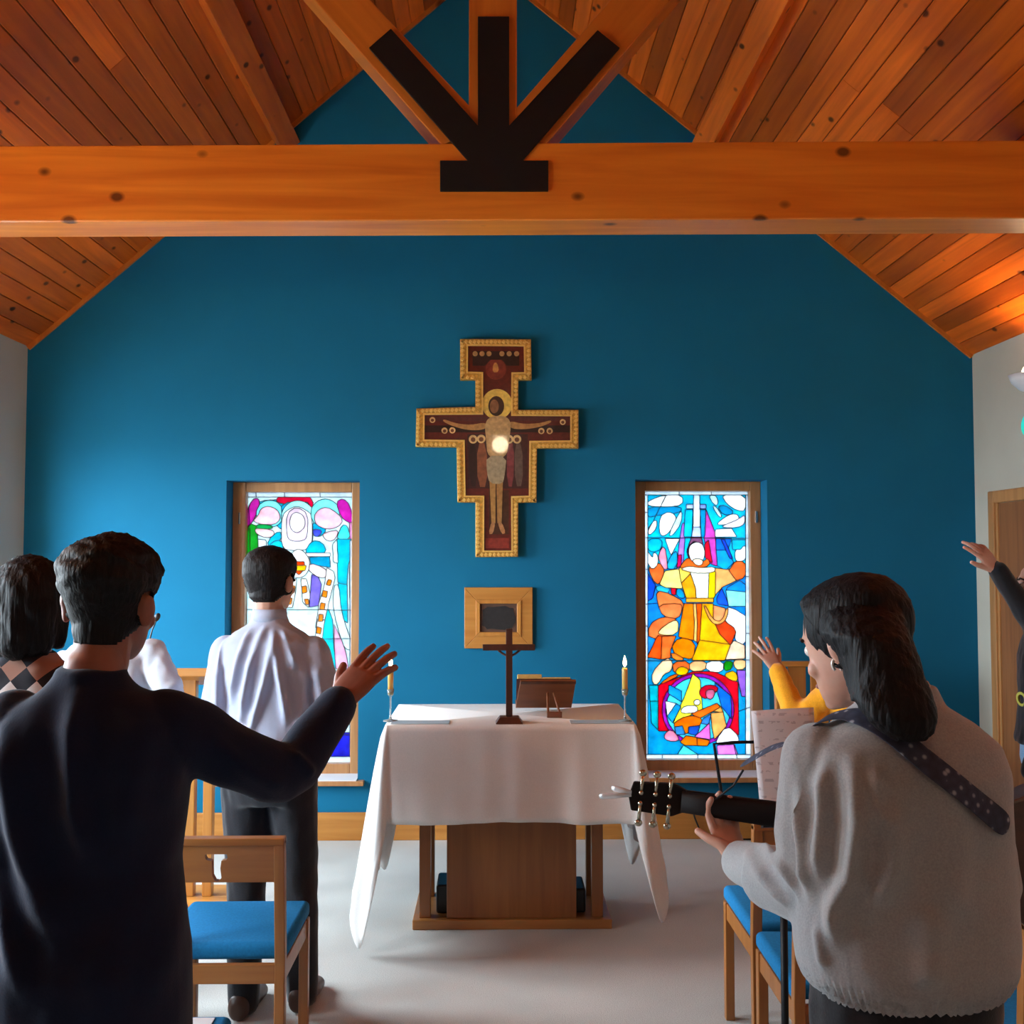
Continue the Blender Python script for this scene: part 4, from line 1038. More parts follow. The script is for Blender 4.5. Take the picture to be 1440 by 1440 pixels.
# printed sheet: procedural staves and smudged notes
m, nt, b = nodes('song_sheet'); tc = N(nt, 'ShaderNodeTexCoord'); sep = N(nt, 'ShaderNodeSeparateXYZ')
nt.links.new(tc.outputs['Generated'], sep.inputs[0])
mu = N(nt, 'ShaderNodeMath', operation='MULTIPLY'); mu.inputs[1].default_value = 14; nt.links.new(sep.outputs['Z'], mu.inputs[0])
frn = N(nt, 'ShaderNodeMath', operation='FRACT'); nt.links.new(mu.outputs[0], frn.inputs[0])
lt = N(nt, 'ShaderNodeMath', operation='LESS_THAN'); lt.inputs[1].default_value = .35; nt.links.new(frn.outputs[0], lt.inputs[0])
nz = N(nt, 'ShaderNodeTexNoise'); nz.inputs['Scale'].default_value = 60; nt.links.new(tc.outputs['Object'], nz.inputs['Vector'])
gt = N(nt, 'ShaderNodeMath', operation='GREATER_THAN'); gt.inputs[1].default_value = .53; nt.links.new(nz.outputs['Fac'], gt.inputs[0])
an = N(nt, 'ShaderNodeMath', operation='MULTIPLY'); nt.links.new(lt.outputs[0], an.inputs[0]); nt.links.new(gt.outputs[0], an.inputs[1])
nt.links.new(ramp(nt, an.outputs[0], [(0, (.70, .66, .69)), (1, (.50, .46, .50))]), b.inputs['Base Color']); b.inputs['Roughness'].default_value = .75
sheet = empty('song_sheet', q[3], label='pale printed song sheet clipped on the black music stand', cat='sheet music')
nx_ = 10; v = []; f = []
for j in range(nx_+1):
    for i in range(nx_+1):
        a, c_ = i/nx_, j/nx_; p = q[3].lerp(q[2], a).lerp(q[0].lerp(q[1], a), c_)
        p = p-nq*(.002+.006*math.sin(a*3.1)*c_) ; v.append(p)
n1 = nx_+1
f = [(j*n1+i, j*n1+i+1, j*n1+n1+i+1, j*n1+n1+i) for j in range(nx_) for i in range(nx_)]
o = mk('page', v, f, m, sheet, smooth=True); s = o.modifiers.new('solid', 'SOLIDIFY'); s.thickness = .0008
# wall cable below the right window
c0, c1_, c2_ = pix(970, 1122, WY-.02), pix(977, 1150, WY-.03), pix(986, 1172, WY-.03)
MB().tube([c0, c1_, c2_, V((c2_.x+.02, WY-.05, .006)), V((c2_.x+.3, WY-.05, .006))], .005, 6).build('power_cable', M_blackp, label='thin black cable hanging in front of the baseboard right of the altar', cat='cable', smooth=True)
# ------------------------------------------------------------------ people
from mathutils.bvhtree import BVHTree
def remesh(mb, voxel, it=4, fac=.5):
    me = bpy.data.meshes.new('tmp'); me.from_pydata([tuple(v) for v in mb.v], [], mb.f)
    bm = bmesh.new(); bm.from_mesh(me); bmesh.ops.recalc_face_normals(bm, faces=bm.faces); bm.to_mesh(me); bm.free()
    o = bpy.data.objects.new('tmp', me); COL.objects.link(o)
    r = o.modifiers.new('r', 'REMESH'); r.mode = 'VOXEL'; r.voxel_size = voxel; r.adaptivity = 0
    if it: s = o.modifiers.new('s', 'SMOOTH'); s.iterations = it; s.factor = fac
    dg = bpy.context.evaluated_depsgraph_get(); dg.update(); ev = o.evaluated_get(dg); m2 = ev.to_mesh()
    n = len(m2.vertices); v = np.empty(n*3); m2.vertices.foreach_get('co', v); v = v.reshape(-1, 3)
    nr = np.empty(n*3); m2.vertex_normals.foreach_get('vector', nr) if hasattr(m2, 'vertex_normals') else m2.vertices.foreach_get('normal', nr)
    f = [tuple(p.vertices) for p in m2.polygons]
    ev.to_mesh_clear(); bpy.data.objects.remove(o); bpy.data.meshes.remove(me)
    return v, nr.reshape(-1, 3), f
def npobj(name, v, f, mat, parent, **kw):
    me = bpy.data.meshes.new(name); off = np.array(parent.location) if parent else np.zeros(3)
    if parent and parent.parent: off = off+np.array(parent.parent.location)
    me.from_pydata((v-off).tolist(), [], f); me.shade_smooth(); me.materials.append(mat)
    o = bpy.data.objects.new(name, me); COL.objects.link(o); o.parent = parent
    return tag(o, **kw)
def merge(*ms):
    vs = []; fs = []; n = 0
    for v, f in ms: vs.append(v); fs += [tuple(i+n for i in q) for q in f]; n += len(v)
    return np.concatenate(vs), fs
def loftE(mb, secs, seg=28):
    """closed loft of ellipses (centre, right axis, forward axis, half width, half depth)"""
    vs = []; f = []; n = len(secs)
    for c, s, fw, hw, hd in secs:
        for k in range(seg):
            a = 2*math.pi*k/seg; ca, sa = math.cos(a), math.sin(a)
            ca = math.copysign(abs(ca)**.85, ca); sa = math.copysign(abs(sa)**.85, sa)
            vs.append(V(c)+V(s)*(hw*ca)+V(fw)*(hd*sa))
    for i in range(n-1):
        for k in range(seg): f.append((i*seg+k, i*seg+(k+1) % seg, (i+1)*seg+(k+1) % seg, (i+1)*seg+k))
    f += [tuple(range(seg-1, -1, -1)), tuple(range((n-1)*seg, n*seg))]
    mb.add(vs, f)
def limb(mb, pts, radii, seg=14):
    """rounded tapering limb through joints"""
    pts = [V(p) for p in pts]
    P = []; R = []
    for i in range(len(pts)-1):
        for k in range(6):
            t = k/6; P.append(pts[i].lerp(pts[i+1], t)); R.append(radii[i]*(1-t)+radii[i+1]*t)
    P.append(pts[-1]); R.append(radii[-1])
    for _ in range(2):
        P = [P[0]]+[P[i]*.5+(P[i-1]+P[i+1])*.25 for i in range(1, len(P)-1)]+[P[-1]]
    mb.tube(P, R, seg); mb.ball(P[0], R[0], 12, 8); mb.ball(P[-1], R[-1], 12, 8)
def hand_mesh(wrist, d, back, side, scale=1.0, curl=(12, 14, 16, 20, 10), spread=1.0):
    """palm, four fingers and a thumb; d = finger direction, back = back-of-hand normal, side 'L'/'R'"""
    d = V(d).normalized(); back = V(back); back = (back-d*back.dot(d)).normalized(); x = d.cross(back)
    m = 1 if side == 'L' else -1
    W = lambda a, b_, c: V(wrist)+(x*(m*a)+d*b_+back*c)*scale
    D = lambda a, b_, c: (x*(m*a)+d*b_+back*c)
    mb = MB()
    secs = [(W(0, -.04, 0), x, back, .026*scale, .021*scale), (W(0, 0, 0), x, back, .027*scale, .019*scale), (W(.003, .03, -.001), x, back, .035*scale, .017*scale), (W(.001, .065, 0), x, back, .040*scale, .015*scale), (W(0, .088, 0), x, back, .039*scale, .012*scale), (W(0, .098, -.002), x, back, .033*scale, .008*scale)]
    loftE(mb, secs, 20)
    base = [(.029, .086), (.0095, .091), (-.0105, .087), (-.029, .077)]
    lens = [(.040, .025, .020), (.045, .029, .021), (.041, .027, .020), (.032, .020, .018)]
    ang = [9, 2, -5, -13]
    for i in range(4):
        bx, by_ = base[i]; p = (bx, by_, 0); th = rad(ang[i]*spread); b0 = rad(curl[i])*.6
        pts = [W(bx*.8, by_-.03, -.001), W(*p)]; a = b0; cur = V(p)
        for L in lens[i]:
            dd = V((math.sin(th)*math.cos(a), math.cos(th)*math.cos(a), -math.sin(a))); cur = cur+dd*L; pts.append(W(*cur)); a += rad(curl[i])
        limb(mb, pts, [r_*scale for r_ in (.0105, .0102, .0096, .0088, .0074)], 10)
    pts = [W(.014, .012, -.006), W(.034, .042, -.012)]; cur = V((.034, .042, -.012)); a = rad(38); tilt = rad(curl[4])
    for L in (.034, .028):
        cur = cur+V((math.sin(a), math.cos(a), -math.sin(tilt)))*L; pts.append(W(*cur)); a -= rad(14)
    limb(mb, pts, [r_*scale for r_ in (.017, .0145, .0118, .009)], 10)
    v, n, f = remesh(mb, .0030*max(scale, .85), 3)
    return v, f
def rotm(yaw, pitch=0, roll=0): return Matrix.Rotation(yaw, 3, 'Z') @ Matrix.Rotation(pitch, 3, 'X') @ Matrix.Rotation(roll, 3, 'Y')
def head_local(sc=1.0):
    mb = MB(); X, Y_ = V((1, 0, 0)), V((0, 1, 0))
    T = [(-.116, .020, .018, .066), (-.108, .032, .034, .055), (-.092, .045, .052, .043), (-.07, .056, .068, .029), (-.04, .064, .082, .014), (0, .071, .094, .003), (.035, .0755, .099, -.003), (.066, .072, .094, -.007), (.09, .056, .074, -.009), (.104, .034, .046, -.009), (.111, .012, .018, -.009)]
    loftE(mb, [(V((0, y, z)), X, Y_, hw, hd) for z, hw, hd, y in T], 28)
    limb(mb, [(0, .092, .018), (0, .104, -.012), (0, .112, -.033)], [.008, .009, .013]); mb.ball((.011, .100, -.036), .009, 8, 6); mb.ball((-.011, .100, -.036), .009, 8, 6)
    mb.ball((0, .084, .028), (.048, .017, .011)); mb.ball((0, .092, -.066), (.024, .011, .010)); mb.ball((0, .085, -.102), (.02, .016, .014))
    for s in (-1, 1):
        mb.ball((s*.081, -.014, -.012), (.010, .019, .032), 12, 10, rotm(s*rad(-22), rad(-8))); mb.ball((s*.084, -.020, .004), (.009, .016, .019), 10, 8, rotm(s*rad(-25)))
        mb.ball((s*.040, .072, -.035), (.022, .018, .020))
    limb(mb, [(0, -.02, -.03), (0, -.025, -.12)], [.055, .052])
    v, n, f = remesh(mb, .0048, 3, .5)
    return v, n, f
HEAD = head_local()
def skinmat(name, c): 
    m = plain(name, c, .5, noise=.08, nscale=25); m.node_tree.nodes['Principled BSDF'].inputs['Subsurface Weight'].default_value = .12
    m.node_tree.nodes['Principled BSDF'].inputs['Subsurface Scale'].default_value = .02; return m
def hairmat(name, c):
    if name in MATS: return MATS[name]
    m, nt, b = nodes(name); MATS[name] = m; tc = N(nt, 'ShaderNodeTexCoord'); mp = N(nt, 'ShaderNodeMapping'); mp.inputs['Scale'].default_value = (160, 160, 14)
    nt.links.new(tc.outputs['Object'], mp.inputs['Vector']); nz = N(nt, 'ShaderNodeTexNoise'); nz.inputs['Scale'].default_value = 1; nz.inputs['Detail'].default_value = 3
    nt.links.new(mp.outputs[0], nz.inputs['Vector']); nt.links.new(ramp(nt, nz.outputs['Fac'], [(.3, tuple(x*.6 for x in c)), (.7, tuple(x*1.6 for x in c))]), b.inputs['Base Color'])
    b.inputs['Roughness'].default_value = .6; b.inputs['Specular IOR Level'].default_value = .22; bump(nt, b, nz.outputs['Fac'], .8, .004); return m
def fnoise(v, s, seed=0):
    r = np.random.RandomState(seed); out = np.zeros(len(v))
    for k in range(7):
        w_ = r.normal(size=3)*s*(1+.5*k); out += np.sin(v @ w_+r.rand()*6.28)/(1+.4*k)
    return out/3
def ridges(v, nr, lines, halo=None):
    """push cloth out along fold lines: each (points, width, height)"""
    disp = np.zeros(len(v))
    for pts, wdt, h in lines:
        best = np.full(len(v), 9.0); tt = np.zeros(len(v))
        P = [np.array(p) for p in pts]; L = len(P)-1
        for i in range(L):
            a, b_ = P[i], P[i+1]; ab = b_-a; t = np.clip(((v-a) @ ab)/(ab @ ab), 0, 1); d = np.linalg.norm(v-(a+t[:, None]*ab), axis=1)
            better = d < best; best = np.where(better, d, best); tt = np.where(better, (i+t)/L, tt)
        disp += 1.35*h*np.exp(-(best/wdt)**2)*np.clip(np.sin(np.pi*np.clip(tt*.9+.05, 0, 1))*1.6, 0, 1)
    return v+nr*disp[:, None]
def cast_line(bvh, pts):
    out = []
    for px, py in pts:
        h = bvh.ray_cast(CAM, ray(px, py).normalized())
        if h[0] is not None: out.append(tuple(h[0]))
    return out
class Person:
    def __init__(s, x, y, H, yaw, label, skin, head_yaw=None, head_pitch=0, head_roll=0, lean=(0, 0), width=1.0, head_off=(0, 0, 0), hs=1.0):
        s.root = empty('person', (x, y, 0), label=label, cat='person'); s.H = H; s.b = V((x, y, 0)); s.w = width; s.hs = hs
        s.f = V((-math.sin(yaw), math.cos(yaw), 0)); s.r = V((math.cos(yaw), math.sin(yaw), 0)); s.yaw = yaw; s.skin = skin; s.lean = lean
        s.hm = rotm(head_yaw if head_yaw is not None else yaw, head_pitch, head_roll)
        s.hc = s.at(0, .015, H-.111*hs)+V(head_off)
        s.sh = {'R': s.at(.100*H*width, 0, .779*H), 'L': s.at(-.100*H*width, 0, .779*H)}; s.arms = {}
    def at(s, r, f, z):                      # point in the body frame, with the lean above the hips
        k = max(0, z-.52*s.H); return s.b+s.r*(r+s.lean[0]*k)+s.f*(f+s.lean[1]*k)+V((0, 0, z))
    def arm(s, side, elbow, wrist, hd, back, **kw): s.arms[side] = (V(elbow), V(wrist), hd, back, kw)
    def torso_secs(s, T, g=0):
        return [(s.at(o[0] if isinstance(o, tuple) else 0, o[1] if isinstance(o, tuple) else o, z*s.H), s.r, s.f, (hw*s.w+g)*s.H/1.7, (hd+g)*s.H/1.7) for z, hw, hd, o in T]
    BODY = [(.47, .15, .10, 0), (.53, .155, .112, -.005), (.58, .148, .108, 0), (.63, .132, .098, .005), (.70, .148, .105, .005), (.76, .162, .108, 0), (.80, .155, .095, -.005), (.825, .11, .075, -.01), (.85, .058, .056, -.008), (.875, .052, .053, 0)]
    def body(s, feet=None):
        mb = MB(); H = s.H; loftE(mb, s.torso_secs(s.BODY))
        limb(mb, [s.at(0, -.008, .84*H), s.hc+s.hm @ V((0, -.022, -.07))*s.hs], [.055*H/1.7, .052*H/1.7])
        s.feet = feet or {'R': s.at(.10, 0, 0), 'L': s.at(-.10, 0, 0)}
        for sd, sg in (('R', 1), ('L', -1)):
            hip = s.at(sg*.085*H/1.7, 0, .51*H); ft = s.feet[sd]; an = V((ft.x, ft.y, .08)); kn = hip.lerp(an, .53)+s.f*.015
            limb(mb, [hip, kn, an], [.085, .055, .038]); s.feet[sd+'k'] = kn; s.feet[sd+'h'] = hip
            limb(mb, [an, an+s.f*.10-V((0, 0, .045))], [.035, .03])
            e, w_, *_ = s.arms[sd]; k = H/1.7
            limb(mb, [s.sh[sd], e, w_], [.046*k, .037*k, .026*k])
        v, n, f = remesh(mb, .010, 3)
        parts = [(v, f), ((np.array(s.hm) @ (HEAD[0].T*s.hs)).T+np.array(s.hc), HEAD[2])]
        for sd in 'RL':
            e, w_, hd, bk, kw = s.arms[sd]; hv, hf = hand_mesh(w_, hd, bk, sd, **kw); parts.append((hv, hf))
        V_, F_ = merge(*parts); s.bodyobj = npobj('body', V_, F_, s.skin, s.root)
        # face details
        for sg in (-1, 1):
            c = s.hc+s.hm @ V((sg*.031, .0835, .004))*s.hs
            ey = MB().ball(c, .0125*s.hs, 14, 10).build('eye', plain('eye_white', (.7, .68, .65), .2), s.root, smooth=True)
            MB().ball(c+s.hm @ V((0, .0085, 0)), .0062*s.hs, 10, 8).build('iris', plain('iris_brown', (.03, .015, .008), .15), ey, smooth=True)
            MB().tube([s.hc+s.hm @ V(q)*s.hs for q in ((sg*.014, .1, .024), (sg*.032, .098, .03), (sg*.05, .083, .024))], .004, 6).build('eyebrow', plain('brow_hair', (.02, .012, .01), .7), s.root)
        MB().tube([s.hc+s.hm @ V(q)*s.hs for q in ((-.024, .092, -.066), (-.01, .1035, -.065), (.01, .1035, -.065), (.024, .092, -.066))], [.003, .0055, .0055, .003], 8).build('lips', plain('lip_tone', (.36, .12, .10), .4), s.root, smooth=True)
    def garment(s, name, T, mat, sleeve, voxel=.007, cuff=.0, folds=None, wrinkle=.004, rib=None, wr_scale=26, seed=1, it=5, belly=None, extra=None, sleeves=True, label=None):
        mb = MB(); loftE(mb, s.torso_secs(T), 36); k = s.H/1.7
        if sleeves:
            for sd in 'RL':
                e, w_, *_ = s.arms[sd]; end = w_+(w_-e).normalized()*cuff
                limb(mb, [s.sh[sd]+V((0, 0, -.004)), e, end], [sleeve[0]*k, sleeve[1]*k, sleeve[2]*k], 18)
        if extra: extra(mb)
        v, n, f = remesh(mb, voxel, it)
        if wrinkle: v = v+n*(wrinkle*fnoise(v*np.array([1, 1, .55]), wr_scale, seed))[:, None]
        if folds:
            bvh = BVHTree.FromPolygons(v.tolist(), f)
            L = [(cast_line(bvh, pts), wdt, h) for pts, wdt, h in folds]; L = [q for q in L if len(q[0]) > 1]
            v = ridges(v, n, L)
        if rib: v = rib(v, n)
        s.bvh = BVHTree.FromPolygons(v.tolist(), f)
        return npobj(name, v, f, mat, s.root, label=label)
    def trousers(s, mat, g=.014, top=.60):
        mb = MB(); H = s.H
        loftE(mb, s.torso_secs([(.455, .15, .105, 0), (.50, .165, .122, -.005), (.55, .165, .12, -.005), (top, .148, .11, .002)], .006))
        for sd in 'RL':
            ft = s.feet[sd]; an = V((ft.x, ft.y, .045)); limb(mb, [s.feet[sd+'h'], s.feet[sd+'k'], an], [.096, .072, .058], 16)
        v, n, f = remesh(mb, .010, 4); v = v+n*(.004*fnoise(v*np.array([1, 1, .7]), 24, 3))[:, None]
        v[:, 2] = np.maximum(v[:, 2], .012)
        npobj('trousers', v, f, mat, s.root)
    def shoes(s, mat):
        for sd in 'RL':
            ft = s.feet[sd]; mb = MB(); c = V((ft.x, ft.y, 0))
            loftE(mb, [(c-s.f*.075+V((0, 0, .04)), s.r, V((0, 0, 1)), .02, .03), (c-s.f*.06+V((0, 0, .045)), s.r, V((0, 0, 1)), .036, .044), (c+V((0, 0, .05)), s.r, V((0, 0, 1)), .042, .05), (c+s.f*.08+V((0, 0, .036)), s.r, V((0, 0, 1)), .047, .036), (c+s.f*.15+V((0, 0, .028)), s.r, V((0, 0, 1)), .044, .028), (c+s.f*.19+V((0, 0, .022)), s.r, V((0, 0, 1)), .022, .018)], 20)
            limb(mb, [c+V((0, 0, .05)), c+V((0, 0, .10))], [.043, .042])
            v, n, f = remesh(mb, .006, 3); v[:, 2] = np.maximum(v[:, 2], .001); npobj('shoe', v, f, mat, s.root)
    def short_hair(s, mat, top=.024, side=.010, seed=2, fringe=.058, rough=.55):
        v, n, f = HEAD; x, y, z = v.T
        line = np.where(y > .045, fringe, np.where(y > -.004, fringe-.085*(.045-y)/.049, -.045-.55*np.clip(-.004-y, 0, .05)))
        m = z-line; ear = (np.abs(x) > .0735) & (z < .022) & (y > -.035) & (y < .02); m = np.where(ear, -1, m)
        keep = m > -.004
        th = side+(top-side)*np.clip((z-.0)/.085, 0, 1); th = th*np.clip(m/.014, 0.05, 1)
        th = th*(1+rough*(.35*fnoise(v, 60, seed)+.25*fnoise(v, 150, seed+1)))
        v2 = v+n*th[:, None]; idx = -np.ones(len(v), int); idx[keep] = np.arange(keep.sum())
        f2 = [tuple(idx[i] for i in q) for q in f if all(keep[i] for i in q)]
        v2 = (np.array(s.hm) @ (v2[keep].T*s.hs)).T+np.array(s.hc)
        o = npobj('hair', v2, f2, mat, s.root); so = o.modifiers.new('solid', 'SOLIDIFY'); so.thickness = .006; so.offset = -1
    def blob_hair(s, mat, fn, amp=.004, seed=4, voxel=.006, stretch=(1, 1, .15), sc=90):
        mb = MB(); fn(mb, lambda p: s.hc+s.hm @ V(p)*s.hs); v, n, f = remesh(mb, voxel, 4)
        v = v+n*(amp*fnoise(v*np.array(stretch), sc, seed)+amp*.5*fnoise(v*np.array(stretch), sc*2.3, seed+1))[:, None]
        npobj('hair', v, f, mat, s.root)
def jumper(z0=.50, hem=.180, g=.018): 
    return [(z0, hem, .125+g, 0), (z0+.015, hem+.005, .128+g, 0), (.54, hem+.004, .130+g, 0), (.58, .180, .136, 0), (.64, .165, .122, .003), (.70, .172, .125, .002), (.76, .185, .126, 0), (.80, .176, .112, -.005), (.822, .136, .092, -.010), (.840, .085, .074, -.012), (.852, .066, .064, -.01)]
def fabric(name, c, bumpst=.3, nscale=220, noise=.1, sheen=.3, rough=.9):
    return plain(name, c, rough, noise=noise, nscale=nscale, bumpst=bumpst, sheen=sheen, spec=.15)
SK_A = skinmat('skin_warm', (.42, .17, .11)); SK_B = skinmat('skin_light', (.55, .29, .21)); SK_C = skinmat('skin_brown', (.27, .095, .06))
HR = hairmat('black_hair', (.0040, .0036, .0050)); HB = hairmat('dark_brown_hair', (.0075, .0050, .0052))
M_dkt = fabric('charcoal_trousers', (.014, .014, .018), noise=.2); M_shoe = plain('dark_leather', (.02, .013, .010), .4); M_brn = plain('brown_leather_shoe', (.07, .03, .018), .45)

# man in navy jumper, right hand raised -------------------------------
p = Person(pix(132, 1100, 2.0).x, 2.0, 1.672, rad(-4), 'man in dark navy jumper seen from behind, raising his right hand', SK_C, head_yaw=rad(-5), head_roll=rad(3), head_off=(.012, .02, 0), width=1.03)
p.sh['R'] = pix(238, 1018, 2.0); p.sh['L'] = pix(22, 1018, 2.0)
p.arm('R', pix(402, 1098, 2.14), pix(476, 990, 2.29), (.50, .52, .62), (-.25, -.85, .5), curl=(9, 9, 9, 11, 6), spread=.75, scale=1.06)
p.arm('L', pix(-95, 1140, 2.08), pix(-150, 1010, 2.28), (-.4, .5, .65), (.25, -.85, .5))
p.body(); p.trousers(M_dkt); p.shoes(M_shoe)
p.garment('jumper', jumper(.41, .182, .035), fabric('navy_wool', (.006, .011, .034), sheen=.12), (.072, .062, .043), cuff=-.004, seed=11, wrinkle=.006, wr_scale=18,
          folds=[([(108,985),(104,1060),(108,1140),(127,1208)], .022, .016), ([(18,1010),(16,1086),(29,1165),(60,1258),(80,1320)], .03, .022), ([(2,1120),(4,1220),(14,1320),(40,1400)], .02, .014), ([(200,1010),(190,1090),(170,1180)], .03, .010), ([(300,1040),(350,1085),(400,1110)], .015, .007), ([(410,1060),(440,1090)], .012, .008)],
          extra=lambda mb: mb.lathe([(.066, 1.405), (.068, 1.425), (.066, 1.44), (.055, 1.442)], (p.at(0, -.012, 1.42).x, p.at(0, -.012, 1.42).y, 0), 24))
p.short_hair(HR, top=.024, side=.005, seed=5, rough=.8)

# woman in the checked jumper ------------------------------------------
m, nt, b = nodes('checked_knit'); MATS['checked_knit'] = m
tc = N(nt, 'ShaderNodeTexCoord'); sp_ = N(nt, 'ShaderNodeSeparateXYZ'); nt.links.new(tc.outputs['Object'], sp_.inputs[0])
def mth(op, a, b_=None, val=None):
    q = N(nt, 'ShaderNodeMath', operation=op); nt.links.new(a, q.inputs[0])
    if b_ is not None: nt.links.new(b_, q.inputs[1])
    if val is not None: q.inputs[1].default_value = val
    return q.outputs[0]
ua = mth('MULTIPLY', mth('ADD', sp_.outputs['X'], sp_.outputs['Z']), val=15.0); ub = mth('MULTIPLY', mth('SUBTRACT', sp_.outputs['X'], sp_.outputs['Z']), val=15.0)
fa, fb = mth('FLOOR', ua), mth('FLOOR', ub); par = mth('FLOORED_MODULO', mth('ADD', fa, fb), val=2.0); tn = mth('FLOORED_MODULO', fa, val=2.0) if False else mth('FLOORED_MODULO', mth('FLOOR', mth('MULTIPLY', mth('SUBTRACT', fa, fb), val=.5)), val=2.0)
mxa = N(nt, 'ShaderNodeMix', data_type='RGBA'); mxa.inputs['A'].default_value = (.36, .19, .14, 1); mxa.inputs['B'].default_value = (.66, .60, .58, 1); nt.links.new(tn, mxa.inputs['Factor'])
mxb = N(nt, 'ShaderNodeMix', data_type='RGBA'); mxb.inputs['A'].default_value = (.012, .012, .02, 1); nt.links.new(mxa.outputs['Result'], mxb.inputs['B']); nt.links.new(par, mxb.inputs['Factor'])
nt.links.new(mxb.outputs['Result'], b.inputs['Base Color']); b.inputs['Roughness'].default_value = .9
p = Person(pix(42, 900, 2.78).x, 2.78, 1.645, rad(-3), 'woman with a dark bob in a black, white and tan diamond-checked jumper', SK_B, head_pitch=rad(-3))
p.arm('R', p.at(.23, .03, 1.06), p.at(.17, .22, 1.02), (-.5, .8, .2), (.7, .5, .5)); p.arm('L', p.at(-.23, .03, 1.06), p.at(-.17, .22, 1.02), (.5, .8, .2), (-.7, .5, .5))
p.body(); p.trousers(M_dkt); p.shoes(M_shoe)
p.garment('checked_jumper', jumper(.50), m, (.066, .058, .042), voxel=.009, seed=3)
p.blob_hair(HR, lambda mb, W: (mb.ball(W((0, -.018, .012)), (.098, .108, .112), 20, 14), limb(mb, [W((.07, -.01, -.02)), W((.066, .0, -.10))], [.035, .028]), limb(mb, [W((-.07, -.01, -.02)), W((-.066, .0, -.10))], [.035, .028]), limb(mb, [W((0, -.07, -.02)), W((0, -.07, -.11))], [.055, .05]), limb(mb, [W((.045, -.06, -.02)), W((.045, -.055, -.11))], [.05, .042]), limb(mb, [W((-.045, -.06, -.02)), W((-.045, -.055, -.11))], [.05, .042])), amp=.005)

# person in pale shirt hidden behind the navy man ------------------------
p = Person(pix(148, 900, 3.88).x, 3.88, 1.60, rad(-8), 'person in pale shirt by the lectern, mostly hidden behind the navy man', SK_B, head_yaw=rad(-20))
p.sh['R'] = pix(212, 918, 3.88)
p.arm('R', pix(246, 985, 3.80), pix(196, 925, 4.02), (-.3, .3, .9), (.6, -.6, .2)); p.arm('L', p.at(-.22, .04, 1.05), p.at(-.10, .25, 1.12), (.4, .5, .7), (-.6, .3, .3))
p.body(); p.trousers(M_dkt); p.shoes(M_shoe)
p.garment('pale_shirt', jumper(.48), fabric('pale_blue_cotton', (.56, .60, .68), .1, noise=.04), (.062, .056, .045), voxel=.009, seed=8, wrinkle=.006, wr_scale=34)
p.short_hair(HB)

# man in white shirt -----------------------------------------------------
p = Person(pix(372, 1000, 3.72).x, 3.80, 1.675, rad(-6), 'man in white shirt and dark trousers standing between chairs facing the altar', SK_B, head_yaw=rad(-14), head_off=(-.005, 0, 0), width=.96)
p.arm('R', pix(468, 1012, 3.78), pix(440, 1052, 3.99), (-.6, .7, .1), (.6, .4, .5)); p.arm('L', pix(300, 1018, 3.76), pix(322, 1058, 3.98), (.6, .7, .1), (-.6, .4, .5))
p.body(feet={'L': V((pixz(352, 1408, 0).x, 3.80, 0)), 'R': V((pixz(432, 1400, 0).x, 3.86, 0))}); p.trousers(M_dkt, top=.615); p.shoes(M_brn)
shirtT = [(.588, .158, .115, 0), (.60, .162, .118, 0), (.63, .168, .122, .003), (.70, .178, .126, .002), (.76, .186, .126, 0), (.80, .176, .110, -.006), (.822, .136, .090, -.010), (.842, .075, .068, -.012), (.862, .060, .060, -.008)]
p.garment('white_shirt', shirtT, fabric('white_cotton', (.42, .455, .585), .08, noise=.03, sheen=.1), (.066, .060, .048), voxel=.006, seed=21, wrinkle=.003, wr_scale=30, it=4,
          folds=[([(352,888),(336,930),(326,985)], .013, .016), ([(372,885),(352,940),(340,1010)], .013, .020), ([(385,900),(372,960),(352,1030)], .012, .018), ([(384,890),(392,950),(402,1015)], .013, .020), ([(398,890),(414,935)], .010, .014), ([(318,900),(306,950),(304,1000)], .012, .014), ([(330,1000),(360,1040),(395,1045)], .015, .008), ([(430,935),(425,990),(415,1030)], .02, .010), ([(445,940),(452,985)], .014, .010)])
# collar, belt
c = p.at(0, -.012, .862*p.H)
MB().lathe([(.066, -.030), (.064, .004), (.060, .020), (.056, .020), (.058, -.03)], c, 24).build('collar', fabric('white_cotton', (.42, .455, .585)), p.root, smooth=True)
mb = MB(); loftE(mb, p.torso_secs([(.578, .164, .120, 0), (.594, .164, .121, 0)], .002), 32); mb.build('belt', plain('belt_leather', (.015, .012, .012), .4), p.root)
p.short_hair(HB, top=.022, side=.016, seed=9, rough=.25)

# child in mustard jumper -------------------------------------------------
p = Person(pix(1222, 1000, 3.95).x, 3.95, 1.43, rad(4), 'young person in mustard jumper behind the guitarist, raising the left hand', SK_B, hs=.95)
p.sh['L'] = pix(1178, 968, 3.95)
p.arm('L', pix(1122, 1012, 4.0), pix(1094, 944, 4.09), (-.42, .30, .84), (.1, -.9, .3), scale=.84, curl=(10, 8, 10, 14, 6), spread=1.3); p.arm('R', p.at(.2, .04, .9), p.at(.14, .2, .95), (-.3, .8, .3), (.6, .3, .5), scale=.84)
p.body(); p.trousers(fabric('dark_denim', (.02, .03, .06))); p.shoes(M_shoe)
p.garment('mustard_jumper', jumper(.49), fabric('mustard_knit', (.80, .33, .012), .4), (.066, .060, .045), voxel=.008, seed=31, wrinkle=.006, wr_scale=36)
p.blob_hair(HB, lambda mb, W: (mb.ball(W((0, -.02, .016)), (.088, .10, .102), 20, 14), limb(mb, [W((0, -.07, 0)), W((0, -.075, -.14))], [.07, .05])), amp=.004)

